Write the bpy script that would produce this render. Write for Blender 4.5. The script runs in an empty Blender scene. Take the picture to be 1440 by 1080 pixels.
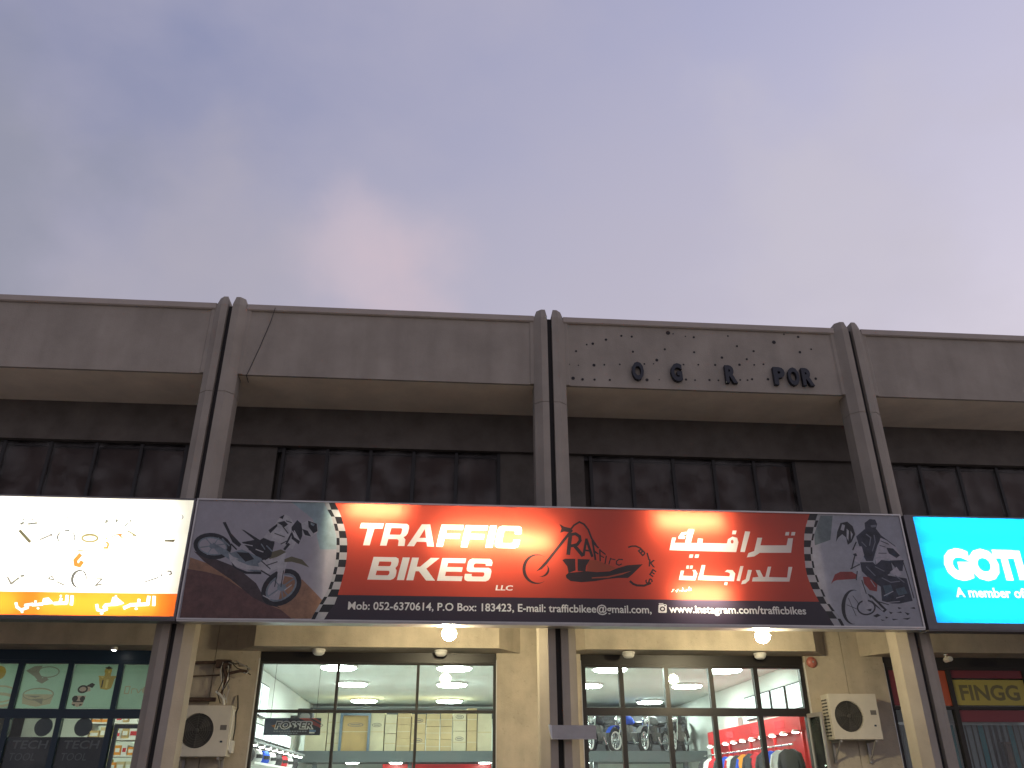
import bpy, math, random
import numpy as np
from mathutils import Vector, Matrix
from mathutils.geometry import delaunay_2d_cdt
random.seed(7)
sc = bpy.context.scene
coll = sc.collection
PI = math.pi

# ------------------------------------------------------------------ camera
cd = bpy.data.cameras.new('camera')
cam = bpy.data.objects.new('camera', cd); coll.objects.link(cam); sc.camera = cam
cd.sensor_width = 36.0; cd.lens = 28.75; cd.clip_end = 5000; cd.clip_start = 0.05
def cam_axes(p, r, y):
    f = Vector((-math.sin(y)*math.cos(p), math.cos(y)*math.cos(p), math.sin(p)))
    rt = Vector((math.cos(y), math.sin(y), 0)); up = rt.cross(f)
    return rt*math.cos(r)+up*math.sin(r), up*math.cos(r)-rt*math.sin(r), f
R_, U_, F_ = cam_axes(0.46409, -0.00405, -0.08557)
m = Matrix((R_, U_, -F_)).transposed().to_4x4(); m.translation = (-1.874, -13.39, 1.6)
cam.matrix_world = m

# ------------------------------------------------------------------ sky and sun (dusk)
SUN_EL, SUN_AZ = math.radians(3.0), math.radians(25)
w = bpy.data.worlds.new('World'); sc.world = w; w.use_nodes = True
nt = w.node_tree; nt.nodes.clear()
def N(t, **k):
    n = nt.nodes.new(t)
    for a, b in k.items(): setattr(n, a, b)
    return n
def ramp(n, stops):
    cr = n.color_ramp
    while len(cr.elements) > 1: cr.elements.remove(cr.elements[0])
    cr.elements[0].position = stops[0][0]; cr.elements[0].color = (*stops[0][1], 1)
    for p_, c_ in stops[1:]:
        e = cr.elements.new(p_); e.color = (*c_, 1)
L = nt.links.new
sky = N('ShaderNodeTexSky', sky_type='NISHITA', sun_disc=False, sun_elevation=SUN_EL, sun_rotation=SUN_AZ)
bg1 = N('ShaderNodeBackground'); L(sky.outputs[0], bg1.inputs[0]); bg1.inputs[1].default_value = 0.06
tc = N('ShaderNodeTexCoord'); sep = N('ShaderNodeSeparateXYZ'); L(tc.outputs['Generated'], sep.inputs[0])
# thin dusk overcast: after-glow on the right (west), brighter towards the horizon
def madd(src, val, prev):
    n = N('ShaderNodeVectorMath', operation='MULTIPLY_ADD'); L(src, n.inputs[0]); n.inputs[1].default_value = val
    if isinstance(prev, tuple): n.inputs[2].default_value = prev
    else: L(prev, n.inputs[2])
    return n.outputs[0]
cxv = N('ShaderNodeCombineXYZ'); czv = N('ShaderNodeCombineXYZ'); zc = N('ShaderNodeClamp'); L(sep.outputs[2], zc.inputs[0]); zc.inputs[1].default_value = .35
for k_ in range(3): L(sep.outputs[0], cxv.inputs[k_]); L(zc.outputs[0], czv.inputs[k_])
g_ = madd(cxv.outputs[0], (.296, .260, .275), (.730, .650, .640)); g_ = madd(czv.outputs[0], (-.511, -.388, -.149), g_)
vmx = N('ShaderNodeVectorMath', operation='MAXIMUM'); L(g_, vmx.inputs[0]); vmx.inputs[1].default_value = (.14, .17, .26)
mp = N('ShaderNodeMapping'); L(tc.outputs['Generated'], mp.inputs[0]); mp.inputs['Scale'].default_value = (1, 1, 1.6)
mp.inputs['Location'].default_value = (.35, .1, .2)
n1 = N('ShaderNodeTexNoise'); L(mp.outputs[0], n1.inputs[0]); n1.inputs['Scale'].default_value = 2.6; n1.inputs['Detail'].default_value = 6; n1.inputs['Roughness'].default_value = .5
cr1 = N('ShaderNodeValToRGB'); L(n1.outputs[0], cr1.inputs[0]); ramp(cr1, [(.42, (0, 0, 0)), (.66, (.55, .55, .55))])
mixc = N('ShaderNodeMix', data_type='RGBA'); L(cr1.outputs[0], mixc.inputs[0]); L(vmx.outputs[0], mixc.inputs[6]); mixc.inputs[7].default_value = (.49, .46, .56, 1)
# one pinkish cumulus patch standing over the roof
def direction(u, v):
    return (F_ + R_*((u-720)/1150) - U_*((v-540)/1150)).normalized()
def cloud(d, r0, r1, colr, amt, seed, prev):
    geo = N('ShaderNodeVectorMath', operation='DISTANCE'); L(tc.outputs['Generated'], geo.inputs[0]); geo.inputs[1].default_value = d
    nz = N('ShaderNodeTexNoise'); L(tc.outputs['Generated'], nz.inputs[0]); nz.inputs['Scale'].default_value = 6.5+seed*.5; nz.inputs['Detail'].default_value = 5
    ad = N('ShaderNodeMath', operation='MULTIPLY_ADD'); L(nz.outputs[0], ad.inputs[0]); ad.inputs[1].default_value = r1*2.4; L(geo.outputs['Value'], ad.inputs[2])
    mr = N('ShaderNodeMapRange', interpolation_type='SMOOTHSTEP'); L(ad.outputs[0], mr.inputs[0])
    mr.inputs[1].default_value = r0+r1*1.0; mr.inputs[2].default_value = r1*2.35; mr.inputs[3].default_value = amt; mr.inputs[4].default_value = 0
    mx = N('ShaderNodeMix', data_type='RGBA'); L(mr.outputs[0], mx.inputs[0]); L(prev, mx.inputs[6]); mx.inputs[7].default_value = (*colr, 1)
    return mx.outputs[2]
c_ = mixc.outputs[2]
c_ = cloud((-.105, .82, .56), .02, .125, (.62, .52, .59), .7, 0, c_)
c_ = cloud((-.07, .825, .565), .0, .07, (.66, .52, .575), .65, 3.7, c_)
c_ = cloud((-.30, .775, .555), .02, .17, (.45, .42, .49), .6, 1.3, c_)
c_ = cloud((-.50, .70, .56), .02, .17, (.275, .29, .365), .6, 5.1, c_)
c_ = cloud((.42, .70, .57), .03, .20, (.60, .56, .62), .45, 2.1, c_)
bg2 = N('ShaderNodeBackground'); L(c_, bg2.inputs[0]); bg2.inputs[1].default_value = 1.07
ms = N('ShaderNodeMixShader'); ms.inputs[0].default_value = .92; L(bg1.outputs[0], ms.inputs[1]); L(bg2.outputs[0], ms.inputs[2])
wo = N('ShaderNodeOutputWorld'); L(ms.outputs[0], wo.inputs[0])
sd = bpy.data.lights.new('sun', 'SUN'); sd.energy = .25; sd.angle = math.radians(8); sd.color = (1, .8, .65)
so = bpy.data.objects.new('sun', sd); coll.objects.link(so)
so.rotation_euler = Vector((math.sin(SUN_AZ)*math.cos(SUN_EL), math.cos(SUN_AZ)*math.cos(SUN_EL), math.sin(SUN_EL))).to_track_quat('Z', 'Y').to_euler()
sc.view_settings.view_transform = 'Standard'; sc.view_settings.look = 'None'; sc.view_settings.gamma = 1; sc.view_settings.exposure = 0
try: sc.view_settings.use_curve_mapping = False
except Exception: pass
sc.render.engine = 'CYCLES'; sc.cycles.use_denoising = True; sc.cycles.max_bounces = 8; sc.cycles.transparent_max_bounces = 12
sc.cycles.sample_clamp_indirect = 6.0; sc.cycles.caustics_reflective = False; sc.cycles.caustics_refractive = False

# ------------------------------------------------------------------ materials
M = {}
def newmat(name):
    mt = bpy.data.materials.new(name); mt.use_nodes = True
    t = mt.node_tree; t.nodes.clear()
    return mt, t
def pbr(name, c, rough=.6, metal=0, noise=0, nscale=6, bump=0, bscale=40, streak=0, spec=.5, spots=0):
    mt, t = newmat(name)
    o = t.nodes.new('ShaderNodeOutputMaterial'); b = t.nodes.new('ShaderNodeBsdfPrincipled'); t.links.new(b.outputs[0], o.inputs[0])
    b.inputs['Roughness'].default_value = rough; b.inputs['Metallic'].default_value = metal; b.inputs['Specular IOR Level'].default_value = spec
    b.inputs['Base Color'].default_value = (*c, 1)
    if noise or streak or bump or spots:
        g = t.nodes.new('ShaderNodeTexCoord')
        src = None
        def mul(fac_out, lo, hi, a, bb):
            nonlocal src
            mr = t.nodes.new('ShaderNodeMapRange'); t.links.new(fac_out, mr.inputs[0])
            mr.inputs[1].default_value = a; mr.inputs[2].default_value = bb; mr.inputs[3].default_value = lo; mr.inputs[4].default_value = hi
            vm = t.nodes.new('ShaderNodeVectorMath'); vm.operation = 'SCALE'
            if src is None: vm.inputs[0].default_value = c
            else: t.links.new(src, vm.inputs[0])
            t.links.new(mr.outputs[0], vm.inputs['Scale']); src = vm.outputs[0]
        if noise:
            n = t.nodes.new('ShaderNodeTexNoise'); t.links.new(g.outputs['Object'], n.inputs[0]); n.inputs['Scale'].default_value = nscale; n.inputs['Detail'].default_value = 7
            n.inputs['Roughness'].default_value = .62
            mul(n.outputs[0], 1-noise, 1+noise, .3, .7)
        if streak:
            mpn = t.nodes.new('ShaderNodeMapping'); t.links.new(g.outputs['Object'], mpn.inputs[0]); mpn.inputs['Scale'].default_value = (3.2, 3.2, .45)
            n = t.nodes.new('ShaderNodeTexNoise'); t.links.new(mpn.outputs[0], n.inputs[0]); n.inputs['Scale'].default_value = 1.0; n.inputs['Detail'].default_value = 5
            mul(n.outputs[0], 1-streak, 1+streak*.3, .32, .6)
        if spots:
            n = t.nodes.new('ShaderNodeTexNoise'); t.links.new(g.outputs['Object'], n.inputs[0]); n.inputs['Scale'].default_value = 14; n.inputs['Detail'].default_value = 2
            mul(n.outputs[0], 1, 1-spots, .66, .74)
        if src is not None: t.links.new(src, b.inputs['Base Color'])
        if bump:
            n = t.nodes.new('ShaderNodeTexNoise'); t.links.new(g.outputs['Object'], n.inputs[0]); n.inputs['Scale'].default_value = bscale; n.inputs['Detail'].default_value = 5
            bp = t.nodes.new('ShaderNodeBump'); bp.inputs['Strength'].default_value = bump; bp.inputs['Distance'].default_value = .01
            t.links.new(n.outputs[0], bp.inputs['Height']); t.links.new(bp.outputs[0], b.inputs['Normal'])
    M[name] = mt
    return mt
def emit(name, c, s):
    mt, t = newmat(name)
    o = t.nodes.new('ShaderNodeOutputMaterial'); e = t.nodes.new('ShaderNodeEmission'); t.links.new(e.outputs[0], o.inputs[0])
    e.inputs[0].default_value = (*c, 1); e.inputs[1].default_value = s
    M[name] = mt; return mt
def film(name, c, trans=.55, gloss=.04, mottle=0):
    """printed translucent sign film: diffuse + translucent + a little gloss"""
    mt, t = newmat(name)
    o = t.nodes.new('ShaderNodeOutputMaterial')
    d = t.nodes.new('ShaderNodeBsdfDiffuse'); d.inputs[0].default_value = (*c, 1)
    tr = t.nodes.new('ShaderNodeBsdfTranslucent'); tr.inputs[0].default_value = (*c, 1)
    g = t.nodes.new('ShaderNodeBsdfGlossy'); g.inputs['Roughness'].default_value = .35
    a = t.nodes.new('ShaderNodeMixShader'); a.inputs[0].default_value = trans; t.links.new(d.outputs[0], a.inputs[1]); t.links.new(tr.outputs[0], a.inputs[2])
    b = t.nodes.new('ShaderNodeMixShader'); b.inputs[0].default_value = gloss; t.links.new(a.outputs[0], b.inputs[1]); t.links.new(g.outputs[0], b.inputs[2])
    if mottle:
        g2 = t.nodes.new('ShaderNodeTexCoord'); n = t.nodes.new('ShaderNodeTexNoise'); t.links.new(g2.outputs['Object'], n.inputs[0]); n.inputs['Scale'].default_value = 5.5; n.inputs['Detail'].default_value = 9; n.inputs['Roughness'].default_value = .75
        mr = t.nodes.new('ShaderNodeMapRange'); t.links.new(n.outputs[0], mr.inputs[0]); mr.inputs[1].default_value = .3; mr.inputs[2].default_value = .7; mr.inputs[3].default_value = 1-mottle; mr.inputs[4].default_value = 1+mottle
        vm = t.nodes.new('ShaderNodeVectorMath'); vm.operation = 'SCALE'; vm.inputs[0].default_value = c; t.links.new(mr.outputs[0], vm.inputs['Scale'])
        t.links.new(vm.outputs[0], d.inputs[0]); t.links.new(vm.outputs[0], tr.inputs[0])
    t.links.new(b.outputs[0], o.inputs[0]); M[name] = mt; return mt
def glass(name, tint=(.93, .97, .95), refl=1.0, dirt=.06):
    mt, t = newmat(name)
    o = t.nodes.new('ShaderNodeOutputMaterial')
    tr = t.nodes.new('ShaderNodeBsdfTransparent'); tr.inputs[0].default_value = (*tint, 1)
    g = t.nodes.new('ShaderNodeBsdfGlossy'); g.inputs['Roughness'].default_value = .02
    d = t.nodes.new('ShaderNodeBsdfDiffuse'); d.inputs[0].default_value = (.6, .6, .58, 1)
    fr = t.nodes.new('ShaderNodeFresnel'); fr.inputs[0].default_value = 1.35 if refl == 1.0 else 1.22
    a = t.nodes.new('ShaderNodeMixShader'); t.links.new(fr.outputs[0], a.inputs[0]); t.links.new(tr.outputs[0], a.inputs[1]); t.links.new(g.outputs[0], a.inputs[2])
    n = t.nodes.new('ShaderNodeTexNoise'); tcn = t.nodes.new('ShaderNodeTexCoord'); t.links.new(tcn.outputs['Object'], n.inputs[0]); n.inputs['Scale'].default_value = 2.5; n.inputs['Detail'].default_value = 8
    mr = t.nodes.new('ShaderNodeMapRange'); t.links.new(n.outputs[0], mr.inputs[0]); mr.inputs[1].default_value = .4; mr.inputs[2].default_value = .75; mr.inputs[3].default_value = 0; mr.inputs[4].default_value = dirt
    b = t.nodes.new('ShaderNodeMixShader'); t.links.new(mr.outputs[0], b.inputs[0]); t.links.new(a.outputs[0], b.inputs[1]); t.links.new(d.outputs[0], b.inputs[2])
    t.links.new(b.outputs[0], o.inputs[0]); M[name] = mt; return mt

pbr('concrete', (.322, .282, .232), .92, noise=.11, nscale=1.5, bump=.4, bscale=55, streak=.09, spec=.2)
pbr('coping', (.40, .345, .295), .92, noise=.08, nscale=2, spec=.2)
pbr('concrete_low', (.48, .42, .335), .92, noise=.17, nscale=1.7, bump=.5, bscale=45, streak=.11, spec=.2, spots=.14)
pbr('soffit', (.80, .69, .54), .95, noise=.12, nscale=1.2, spec=.1)
pbr('joint', (.05, .047, .045), .95, spec=.1)
pbr('dark_tile', (.12, .105, .09), .7, noise=.25, nscale=2, spec=.25)
pbr('dark_panel', (.16, .125, .115), .6, noise=.18, nscale=1.5, streak=.25, spec=.3)
pbr('mullion_dark', (.032, .030, .030), .7)
pbr('mullion_brown', (.015, .0125, .012), .4)
pbr('mullion_blue', (.010, .03, .055), .4)
pbr('bounce_paving', (.40, .35, .275), .9, noise=.25, nscale=3, bump=.5, bscale=120, spec=.3)  # unseen ground, made pale to bounce light up to the soffits
pbr('paver', (.16, .15, .135), .85, noise=.15, nscale=5)
pbr('kerb_paint', (.45, .43, .38), .8, noise=.15)
pbr('plaster_white', (.74, .78, .74), .8, noise=.03, nscale=1)
pbr('floor_tile', (.55, .55, .52), .3)
pbr('teal_grey', (.075, .095, .10), .5)
pbr('alu', (.55, .55, .54), .4, metal=.7, noise=.06)
pbr('sign_metal', (.12, .11, .115), .45, metal=.3, noise=.1)
pbr('sign_trim', (.42, .40, .38), .35, metal=.6, noise=.08)
pbr('casing_white', (.8, .8, .78), .8)
pbr('ac_paint', (.62, .58, .50), .5, noise=.06, nscale=3, streak=.08)
pbr('ac_dark', (.05, .048, .045), .6)
pbr('ac_grille', (.07, .066, .06), .5)
pbr('plastic_white', (.75, .74, .70), .4)
pbr('letter_black', (.016, .018, .026), .6)
pbr('hole', (.03, .027, .027), .9)
pbr('red_paint', (.62, .018, .02), .35)
pbr('bell_red', (.42, .14, .11), .4)
pbr('rust', (.09, .055, .042), .8, noise=.3, nscale=12)
pbr('cable', (.03, .028, .027), .6)
pbr('black', (.015, .015, .016), .5)
pbr('tyre', (.02, .021, .022), .8)
pbr('chrome', (.75, .78, .78), .25, metal=.9)
pbr('grey_metal', (.36, .34, .32), .5, metal=.3, noise=.08)
pbr('carton_a', (.58, .45, .25), .85, noise=.06, nscale=4)
pbr('carton_b', (.66, .60, .42), .85, noise=.06, nscale=4)
pbr('carton_c', (.50, .34, .14), .7, noise=.08, nscale=4)
pbr('wrap_blue', (.10, .16, .22), .3)
pbr('print_grey', (.16, .15, .14), .8)
pbr('wood', (.16, .085, .05), .6, noise=.2)
for k, c in dict(blue=(.02, .09, .62), white=(.75, .75, .74), redc=(.6, .03, .04), orange=(.75, .28, .03), yellow=(.7, .55, .05), charcoal=(.05, .05, .055), teal=(.05, .25, .28), greyc=(.3, .31, .32)).items():
    pbr('cloth_'+k, c, .9)
emit('led_room', (.89, 1.0, .93), 62.0)
emit('led_spot', (1, .98, .93), 22.0)
emit('led_panel', (.92, 1.0, .97), 2.2)
emit('led_left', (.95, 1.0, .80), 60.0)
emit('bulb', (1.0, .86, .54), 440.0)
emit('tube_main', (1.0, .94, .70), 320.0)
emit('tube_white', (1.0, .975, .91), 44.0)
emit('tube_cyan', (.95, 1.0, 1.0), 32.0)
glass('glass'); glass('glass_dark', (.74, .70, .68), refl=.6, dirt=.12)
for k, c in dict(red=(.50, .066, .034), strip=(.035, .025, .04), white=(.80, .82, .78), photo_sky=(.60, .57, .60), teal=(.44, .58, .60), duneo=(.48, .26, .15), duned=(.20, .095, .08), shade=(.09, .06, .06), dark=(.03, .03, .036), greyblue=(.30, .36, .40), pale=(.72, .70, .70), olive=(.20, .18, .10),
                 rbg=(.54, .54, .58), green=(.22, .27, .27), pale2=(.62, .61, .64), navy=(.045, .05, .075), white2=(.66, .62, .66), teal2=(.11, .17, .21), greyb2=(.26, .27, .32), red2=(.40, .06, .05), logo_dark=(.03, .022, .022), logo_tank=(.33, .07, .03),
                 chk_w=(.52, .52, .53), chk_b=(.018, .018, .02)).items():
    film('film_'+k, c, mottle={'photo_sky': .10, 'rbg': .16, 'duneo': .35, 'duned': .4, 'shade': .5, 'dark': .8, 'navy': .8, 'pale': .3, 'pale2': .3, 'white2': .3, 'greyblue': .5, 'teal': .2, 'green': .3, 'teal2': .5, 'red2': .3}.get(k, 0))
for k, c in dict(w_white=(.90, .88, .78), w_band=(.80, .15, .012), w_d1=(.05, .045, .02), w_d2=(.035, .035, .03), w_d3=(.07, .07, .055), w_tan=(.12, .10, .035), w_orange=(.30, .095, .01), w_text=(.92, .92, .88), c_cyan=(.003, .33, .80), c_text=(.93, .95, .95)).items():
    film('film_'+k, c, .75)

# ------------------------------------------------------------------ mesh helpers
class MB:
    def __init__(s): s.v = []; s.f = []; s.mi = []; s.cur = 0
    def poly(s, pts):
        i = len(s.v); s.v += [tuple(p) for p in pts]; s.f.append(tuple(range(i, i+len(pts)))); s.mi.append(s.cur); return s
    def box(s, x0, x1, y0, y1, z0, z1, mtx=None):
        P = [(x0, y0, z0), (x1, y0, z0), (x1, y1, z0), (x0, y1, z0), (x0, y0, z1), (x1, y0, z1), (x1, y1, z1), (x0, y1, z1)]
        if mtx is not None: P = [tuple(mtx @ Vector(p)) for p in P]
        i = len(s.v); s.v += P
        for f in ((0, 3, 2, 1), (4, 5, 6, 7), (0, 1, 5, 4), (1, 2, 6, 5), (2, 3, 7, 6), (3, 0, 4, 7)):
            s.f.append(tuple(i+k for k in f)); s.mi.append(s.cur)
        return s
    def loft(s, secs, cap=True):
        n = len(secs[0]); i = len(s.v)
        for q in secs: s.v += [tuple(p) for p in q]
        for a in range(len(secs)-1):
            for k in range(n):
                k2 = (k+1) % n
                s.f.append((i+a*n+k, i+a*n+k2, i+(a+1)*n+k2, i+(a+1)*n+k)); s.mi.append(s.cur)
        if cap:
            s.f.append(tuple(i+k for k in range(n))[::-1]); s.mi.append(s.cur)
            b = i+(len(secs)-1)*n; s.f.append(tuple(b+k for k in range(n))); s.mi.append(s.cur)
        return s
    def prism(s, pts, z0, z1):
        return s.loft([[(x, y, z0) for x, y in pts], [(x, y, z1) for x, y in pts]])
    def prism_y(s, pts, y0, y1):
        return s.loft([[(x, y1, z) for x, z in pts], [(x, y0, z) for x, z in pts]])
    def tube(s, pts, r, n=8, r1=None):
        pts = [Vector(p) for p in pts]; secs = []
        for k, p in enumerate(pts):
            d = (pts[min(k+1, len(pts)-1)]-pts[max(k-1, 0)]).normalized()
            a = d.cross(Vector((0, 0, 1)))
            if a.length < 1e-3: a = d.cross(Vector((1, 0, 0)))
            a.normalize(); b = d.cross(a)
            rr = r if r1 is None else r+(r1-r)*k/(len(pts)-1)
            secs.append([p+(a*math.cos(2*PI*j/n)+b*math.sin(2*PI*j/n))*rr for j in range(n)])
        return s.loft(secs)
    def lathe(s, prof, org=(0, 0, 0), axis='Z', n=20):
        secs = []
        for r, h in prof:
            q = []
            for j in range(n):
                a = 2*PI*j/n; x, y = r*math.cos(a), r*math.sin(a)
                p = {'Z': (x, y, h), 'Y': (x, h, y), 'X': (h, x, y)}[axis]
                q.append((p[0]+org[0], p[1]+org[1], p[2]+org[2]))
            secs.append(q)
        return s.loft(secs)
    def torus(s, c, R, r, axis='Y', n=28, k=6):
        i = len(s.v)
        for a in range(n):
            t = 2*PI*a/n
            for b in range(k):
                u = 2*PI*b/k; rr = R+r*math.cos(u); h = r*math.sin(u)
                x, y = rr*math.cos(t), rr*math.sin(t)
                p = {'Z': (x, y, h), 'Y': (x, h, y), 'X': (h, x, y)}[axis]
                s.v.append((c[0]+p[0], c[1]+p[1], c[2]+p[2]))
        for a in range(n):
            for b in range(k):
                s.f.append((i+a*k+b, i+((a+1) % n)*k+b, i+((a+1) % n)*k+(b+1) % k, i+a*k+(b+1) % k)); s.mi.append(s.cur)
        return s
    def xf(s, mtx): s.v = [tuple(mtx @ Vector(p)) for p in s.v]; return s
    def build(s, name, mat, parent=None, smooth=False, bevel=0):
        org = root_org(parent) if parent else Vector((0, 0, 0))
        me = bpy.data.meshes.new(name)
        me.from_pydata([(p[0]-org.x, p[1]-org.y, p[2]-org.z) for p in s.v], [], s.f)
        for k in (mat if isinstance(mat, (list, tuple)) else [mat]): me.materials.append(M[k])
        if isinstance(mat, (list, tuple)): me.polygons.foreach_set('material_index', s.mi)
        me.update()
        if smooth:
            for p in me.polygons: p.use_smooth = True
        o = bpy.data.objects.new(name, me); coll.objects.link(o)
        if parent: o.parent = parent
        if bevel:
            b = o.modifiers.new('bevel', 'BEVEL'); b.width = bevel; b.segments = 2; b.limit_method = 'ANGLE'
        return o
def root_org(o):
    while o.parent: o = o.parent
    return o.location
def tag(o, label, cat, group=None, kind=None):
    o['label'] = label; o['category'] = cat
    if group: o['group'] = group
    if kind: o['kind'] = kind
    return o
def thing(name, label, cat, loc, group=None):
    o = bpy.data.objects.new(name, None); coll.objects.link(o); o.location = loc; o.empty_display_size = .2
    return tag(o, label, cat, group)
def struct(o): o['kind'] = 'structure'; return o
def copy_tree(o, parent=None):
    c = o.copy(); coll.objects.link(c); c.parent = parent
    for ch in o.children: copy_tree(ch, c)
    return c
ORD = ['first', 'second', 'third', 'fourth', 'fifth', 'sixth', 'seventh', 'eighth', 'ninth', 'tenth', 'eleventh', 'twelfth', 'thirteenth', 'fourteenth']

# ------------------------------------------------------------------ flat print: letters and artwork cut into one panel mesh
def text_shape(body, x, z, h, width=None, bold=0.0, shear=0.0, rot=0.0, spacing=1.0, center=False):
    """outline of a line of text: (verts, tris, boundary edges); baseline at (x, z), cap height h"""
    c = bpy.data.curves.new('t', 'FONT'); c.body = body; c.offset = bold; c.resolution_u = 3; c.space_character = spacing
    o = bpy.data.objects.new('t', c); coll.objects.link(o)
    dg = bpy.context.evaluated_depsgraph_get(); me = o.evaluated_get(dg).to_mesh()
    V = [(v.co.x, v.co.y) for v in me.vertices]; T = []
    me.calc_loop_triangles()
    T = [tuple(t.vertices) for t in me.loop_triangles]
    o.evaluated_get(dg).to_mesh_clear(); bpy.data.objects.remove(o); bpy.data.curves.remove(c)
    # weld coincident points
    key = {}; rm = []; NV = []
    for p in V:
        k = (round(p[0], 5), round(p[1], 5))
        if k not in key: key[k] = len(NV); NV.append(p)
        rm.append(key[k])
    T = [tuple(rm[i] for i in t) for t in T]; T = [t for t in T if len(set(t)) == 3]
    x0 = min(p[0] for p in NV); x1 = max(p[0] for p in NV)
    s = h/.70
    sx = (width/(x1-x0)) if width else s
    out = []
    cx = (x0+x1)/2 if center else x0
    for p in NV:
        a, b = (p[0]-cx)*sx, p[1]*s
        if center: b -= h/2
        a += b*shear
        if rot: a, b = a*math.cos(rot)-b*math.sin(rot), a*math.sin(rot)+b*math.cos(rot)
        out.append((x+a, z+b))
    cnt = {}
    for t in T:
        for e in ((t[0], t[1]), (t[1], t[2]), (t[2], t[0])):
            k = (min(e), max(e)); cnt[k] = cnt.get(k, 0)+1
    return ('text', out, T, [k for k, n in cnt.items() if n == 1])
def print_panel(name, rect, y, layers, base, parent, prefix='film_'):
    x0, x1, z0, z1 = rect
    V = [(x0, z0), (x1, z0), (x1, z1), (x0, z1)]; E = [(0, 1), (1, 2), (2, 3), (3, 0)]
    e_ = 2e-3
    def cl(p): return (min(max(p[0], x0+e_), x1-e_), min(max(p[1], z0+e_), z1-e_))
    LY = []
    for colr, shapes in layers:
        S = []
        for sh in shapes:
            if sh[0] == 'text':
                vs = [cl(p) for p in sh[1]]; i = len(V); V += vs; E += [(i+a, i+b) for a, b in sh[3]]
                S.append(('t', np.array(vs), sh[2]))
            else:
                cs = []
                for ct in sh:
                    ct = [cl(p) for p in ct]; i = len(V); n = len(ct); V += ct; E += [(i+k, i+(k+1) % n) for k in range(n)]
                    cs.append(np.array(ct))
                S.append(('c', cs))
        LY.append((colr, S))
    r = delaunay_2d_cdt([Vector(p) for p in V], E, [], 0, 1e-5)
    nv = np.array([(p.x, p.y) for p in r[0]]); F = [f for f in r[2] if len(f) >= 3]
    C = np.array([nv[list(f)].mean(axis=0) for f in F])
    names = [base]; idx = np.zeros(len(F), int)
    for colr, S in LY:
        if colr not in names: names.append(colr)
        ins = np.zeros(len(F), bool)
        for s in S:
            if s[0] == 'c':
                allp = np.concatenate(s[1]); lo = allp.min(0); hi = allp.max(0)
                q = np.where((C[:, 0] >= lo[0]) & (C[:, 0] <= hi[0]) & (C[:, 1] >= lo[1]) & (C[:, 1] <= hi[1]))[0]
                if len(q) == 0: continue
                px, pz = C[q, 0], C[q, 1]; par = np.zeros(len(q), bool)
                for ct in s[1]:
                    a = ct; b = np.roll(ct, -1, 0)
                    for (ax, az), (bx, bz) in zip(a, b):
                        if az == bz: continue
                        cr_ = ((az > pz) != (bz > pz)) & (px < (bx-ax)*(pz-az)/(bz-az)+ax)
                        par ^= cr_
                ins[q] |= par
            else:
                vs = s[1]; lo = vs.min(0); hi = vs.max(0)
                q = np.where((C[:, 0] >= lo[0]) & (C[:, 0] <= hi[0]) & (C[:, 1] >= lo[1]) & (C[:, 1] <= hi[1]))[0]
                if len(q) == 0: continue
                pc = C[q]; hit = np.zeros(len(q), bool)
                for t in s[2]:
                    a, b, c = vs[t[0]], vs[t[1]], vs[t[2]]
                    d1 = (b[0]-a[0])*(pc[:, 1]-a[1])-(b[1]-a[1])*(pc[:, 0]-a[0])
                    d2 = (c[0]-b[0])*(pc[:, 1]-b[1])-(c[1]-b[1])*(pc[:, 0]-b[0])
                    d3 = (a[0]-c[0])*(pc[:, 1]-c[1])-(a[1]-c[1])*(pc[:, 0]-c[0])
                    hit |= ((d1 >= 0) & (d2 >= 0) & (d3 >= 0)) | ((d1 <= 0) & (d2 <= 0) & (d3 <= 0))
                ins[q] |= hit
        idx[ins] = names.index(colr)
    mb = MB(); mb.v = [(p[0], y, p[1]) for p in nv]
    for f in F:
        a, b, c = nv[f[0]], nv[f[1]], nv[f[2]]
        ccw = (b[0]-a[0])*(c[1]-a[1])-(b[1]-a[1])*(c[0]-a[0]) > 0
        mb.f.append(tuple(f) if ccw else tuple(f[::-1]))
    mb.mi = [int(i) for i in idx]
    return mb.build(name, [prefix+n for n in names], parent)
def P_(*pts): return [list(pts)]
def rectp(x0, x1, z0, z1): return [[(x0, z0), (x1, z0), (x1, z1), (x0, z1)]]
def circ(x, z, r, n=16, rz=None):
    rz = rz or r
    return [(x+r*math.cos(2*PI*k/n), z+rz*math.sin(2*PI*k/n)) for k in range(n)]
def strokes(pts, w):
    o = []
    for (ax, az), (bx, bz) in zip(pts, pts[1:]):
        d = math.hypot(bx-ax, bz-az) or 1; nx, nz = -(bz-az)/d*w/2, (bx-ax)/d*w/2
        ex, ez = (bx-ax)/d*w*.25, (bz-az)/d*w*.25
        o.append([[(ax-ex+nx, az-ez+nz), (bx+ex+nx, bz+ez+nz), (bx+ex-nx, bz+ez-nz), (ax-ex-nx, az-ez-nz)]])
    return o
ART = {}
ART['Linner']=[(-3.852,5.902),(-3.813,5.796),(-3.711,5.633),(-3.638,5.456),(-3.602,5.309),(-3.583,5.106),(-3.578,4.962),(-3.591,4.791),(-3.616,4.622),(-3.656,4.454),(-3.724,4.316),(-3.781,4.206),(-3.87,4.016)]
ART['Louter']=[(-3.694,5.905),(-3.652,5.83),(-3.574,5.696),(-3.482,5.459),(-3.427,5.254),(-3.412,5.051),(-3.415,4.851),(-3.451,4.624),(-3.488,4.429),(-3.527,4.25),(-3.611,4.127),(-3.676,4.019)]
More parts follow.
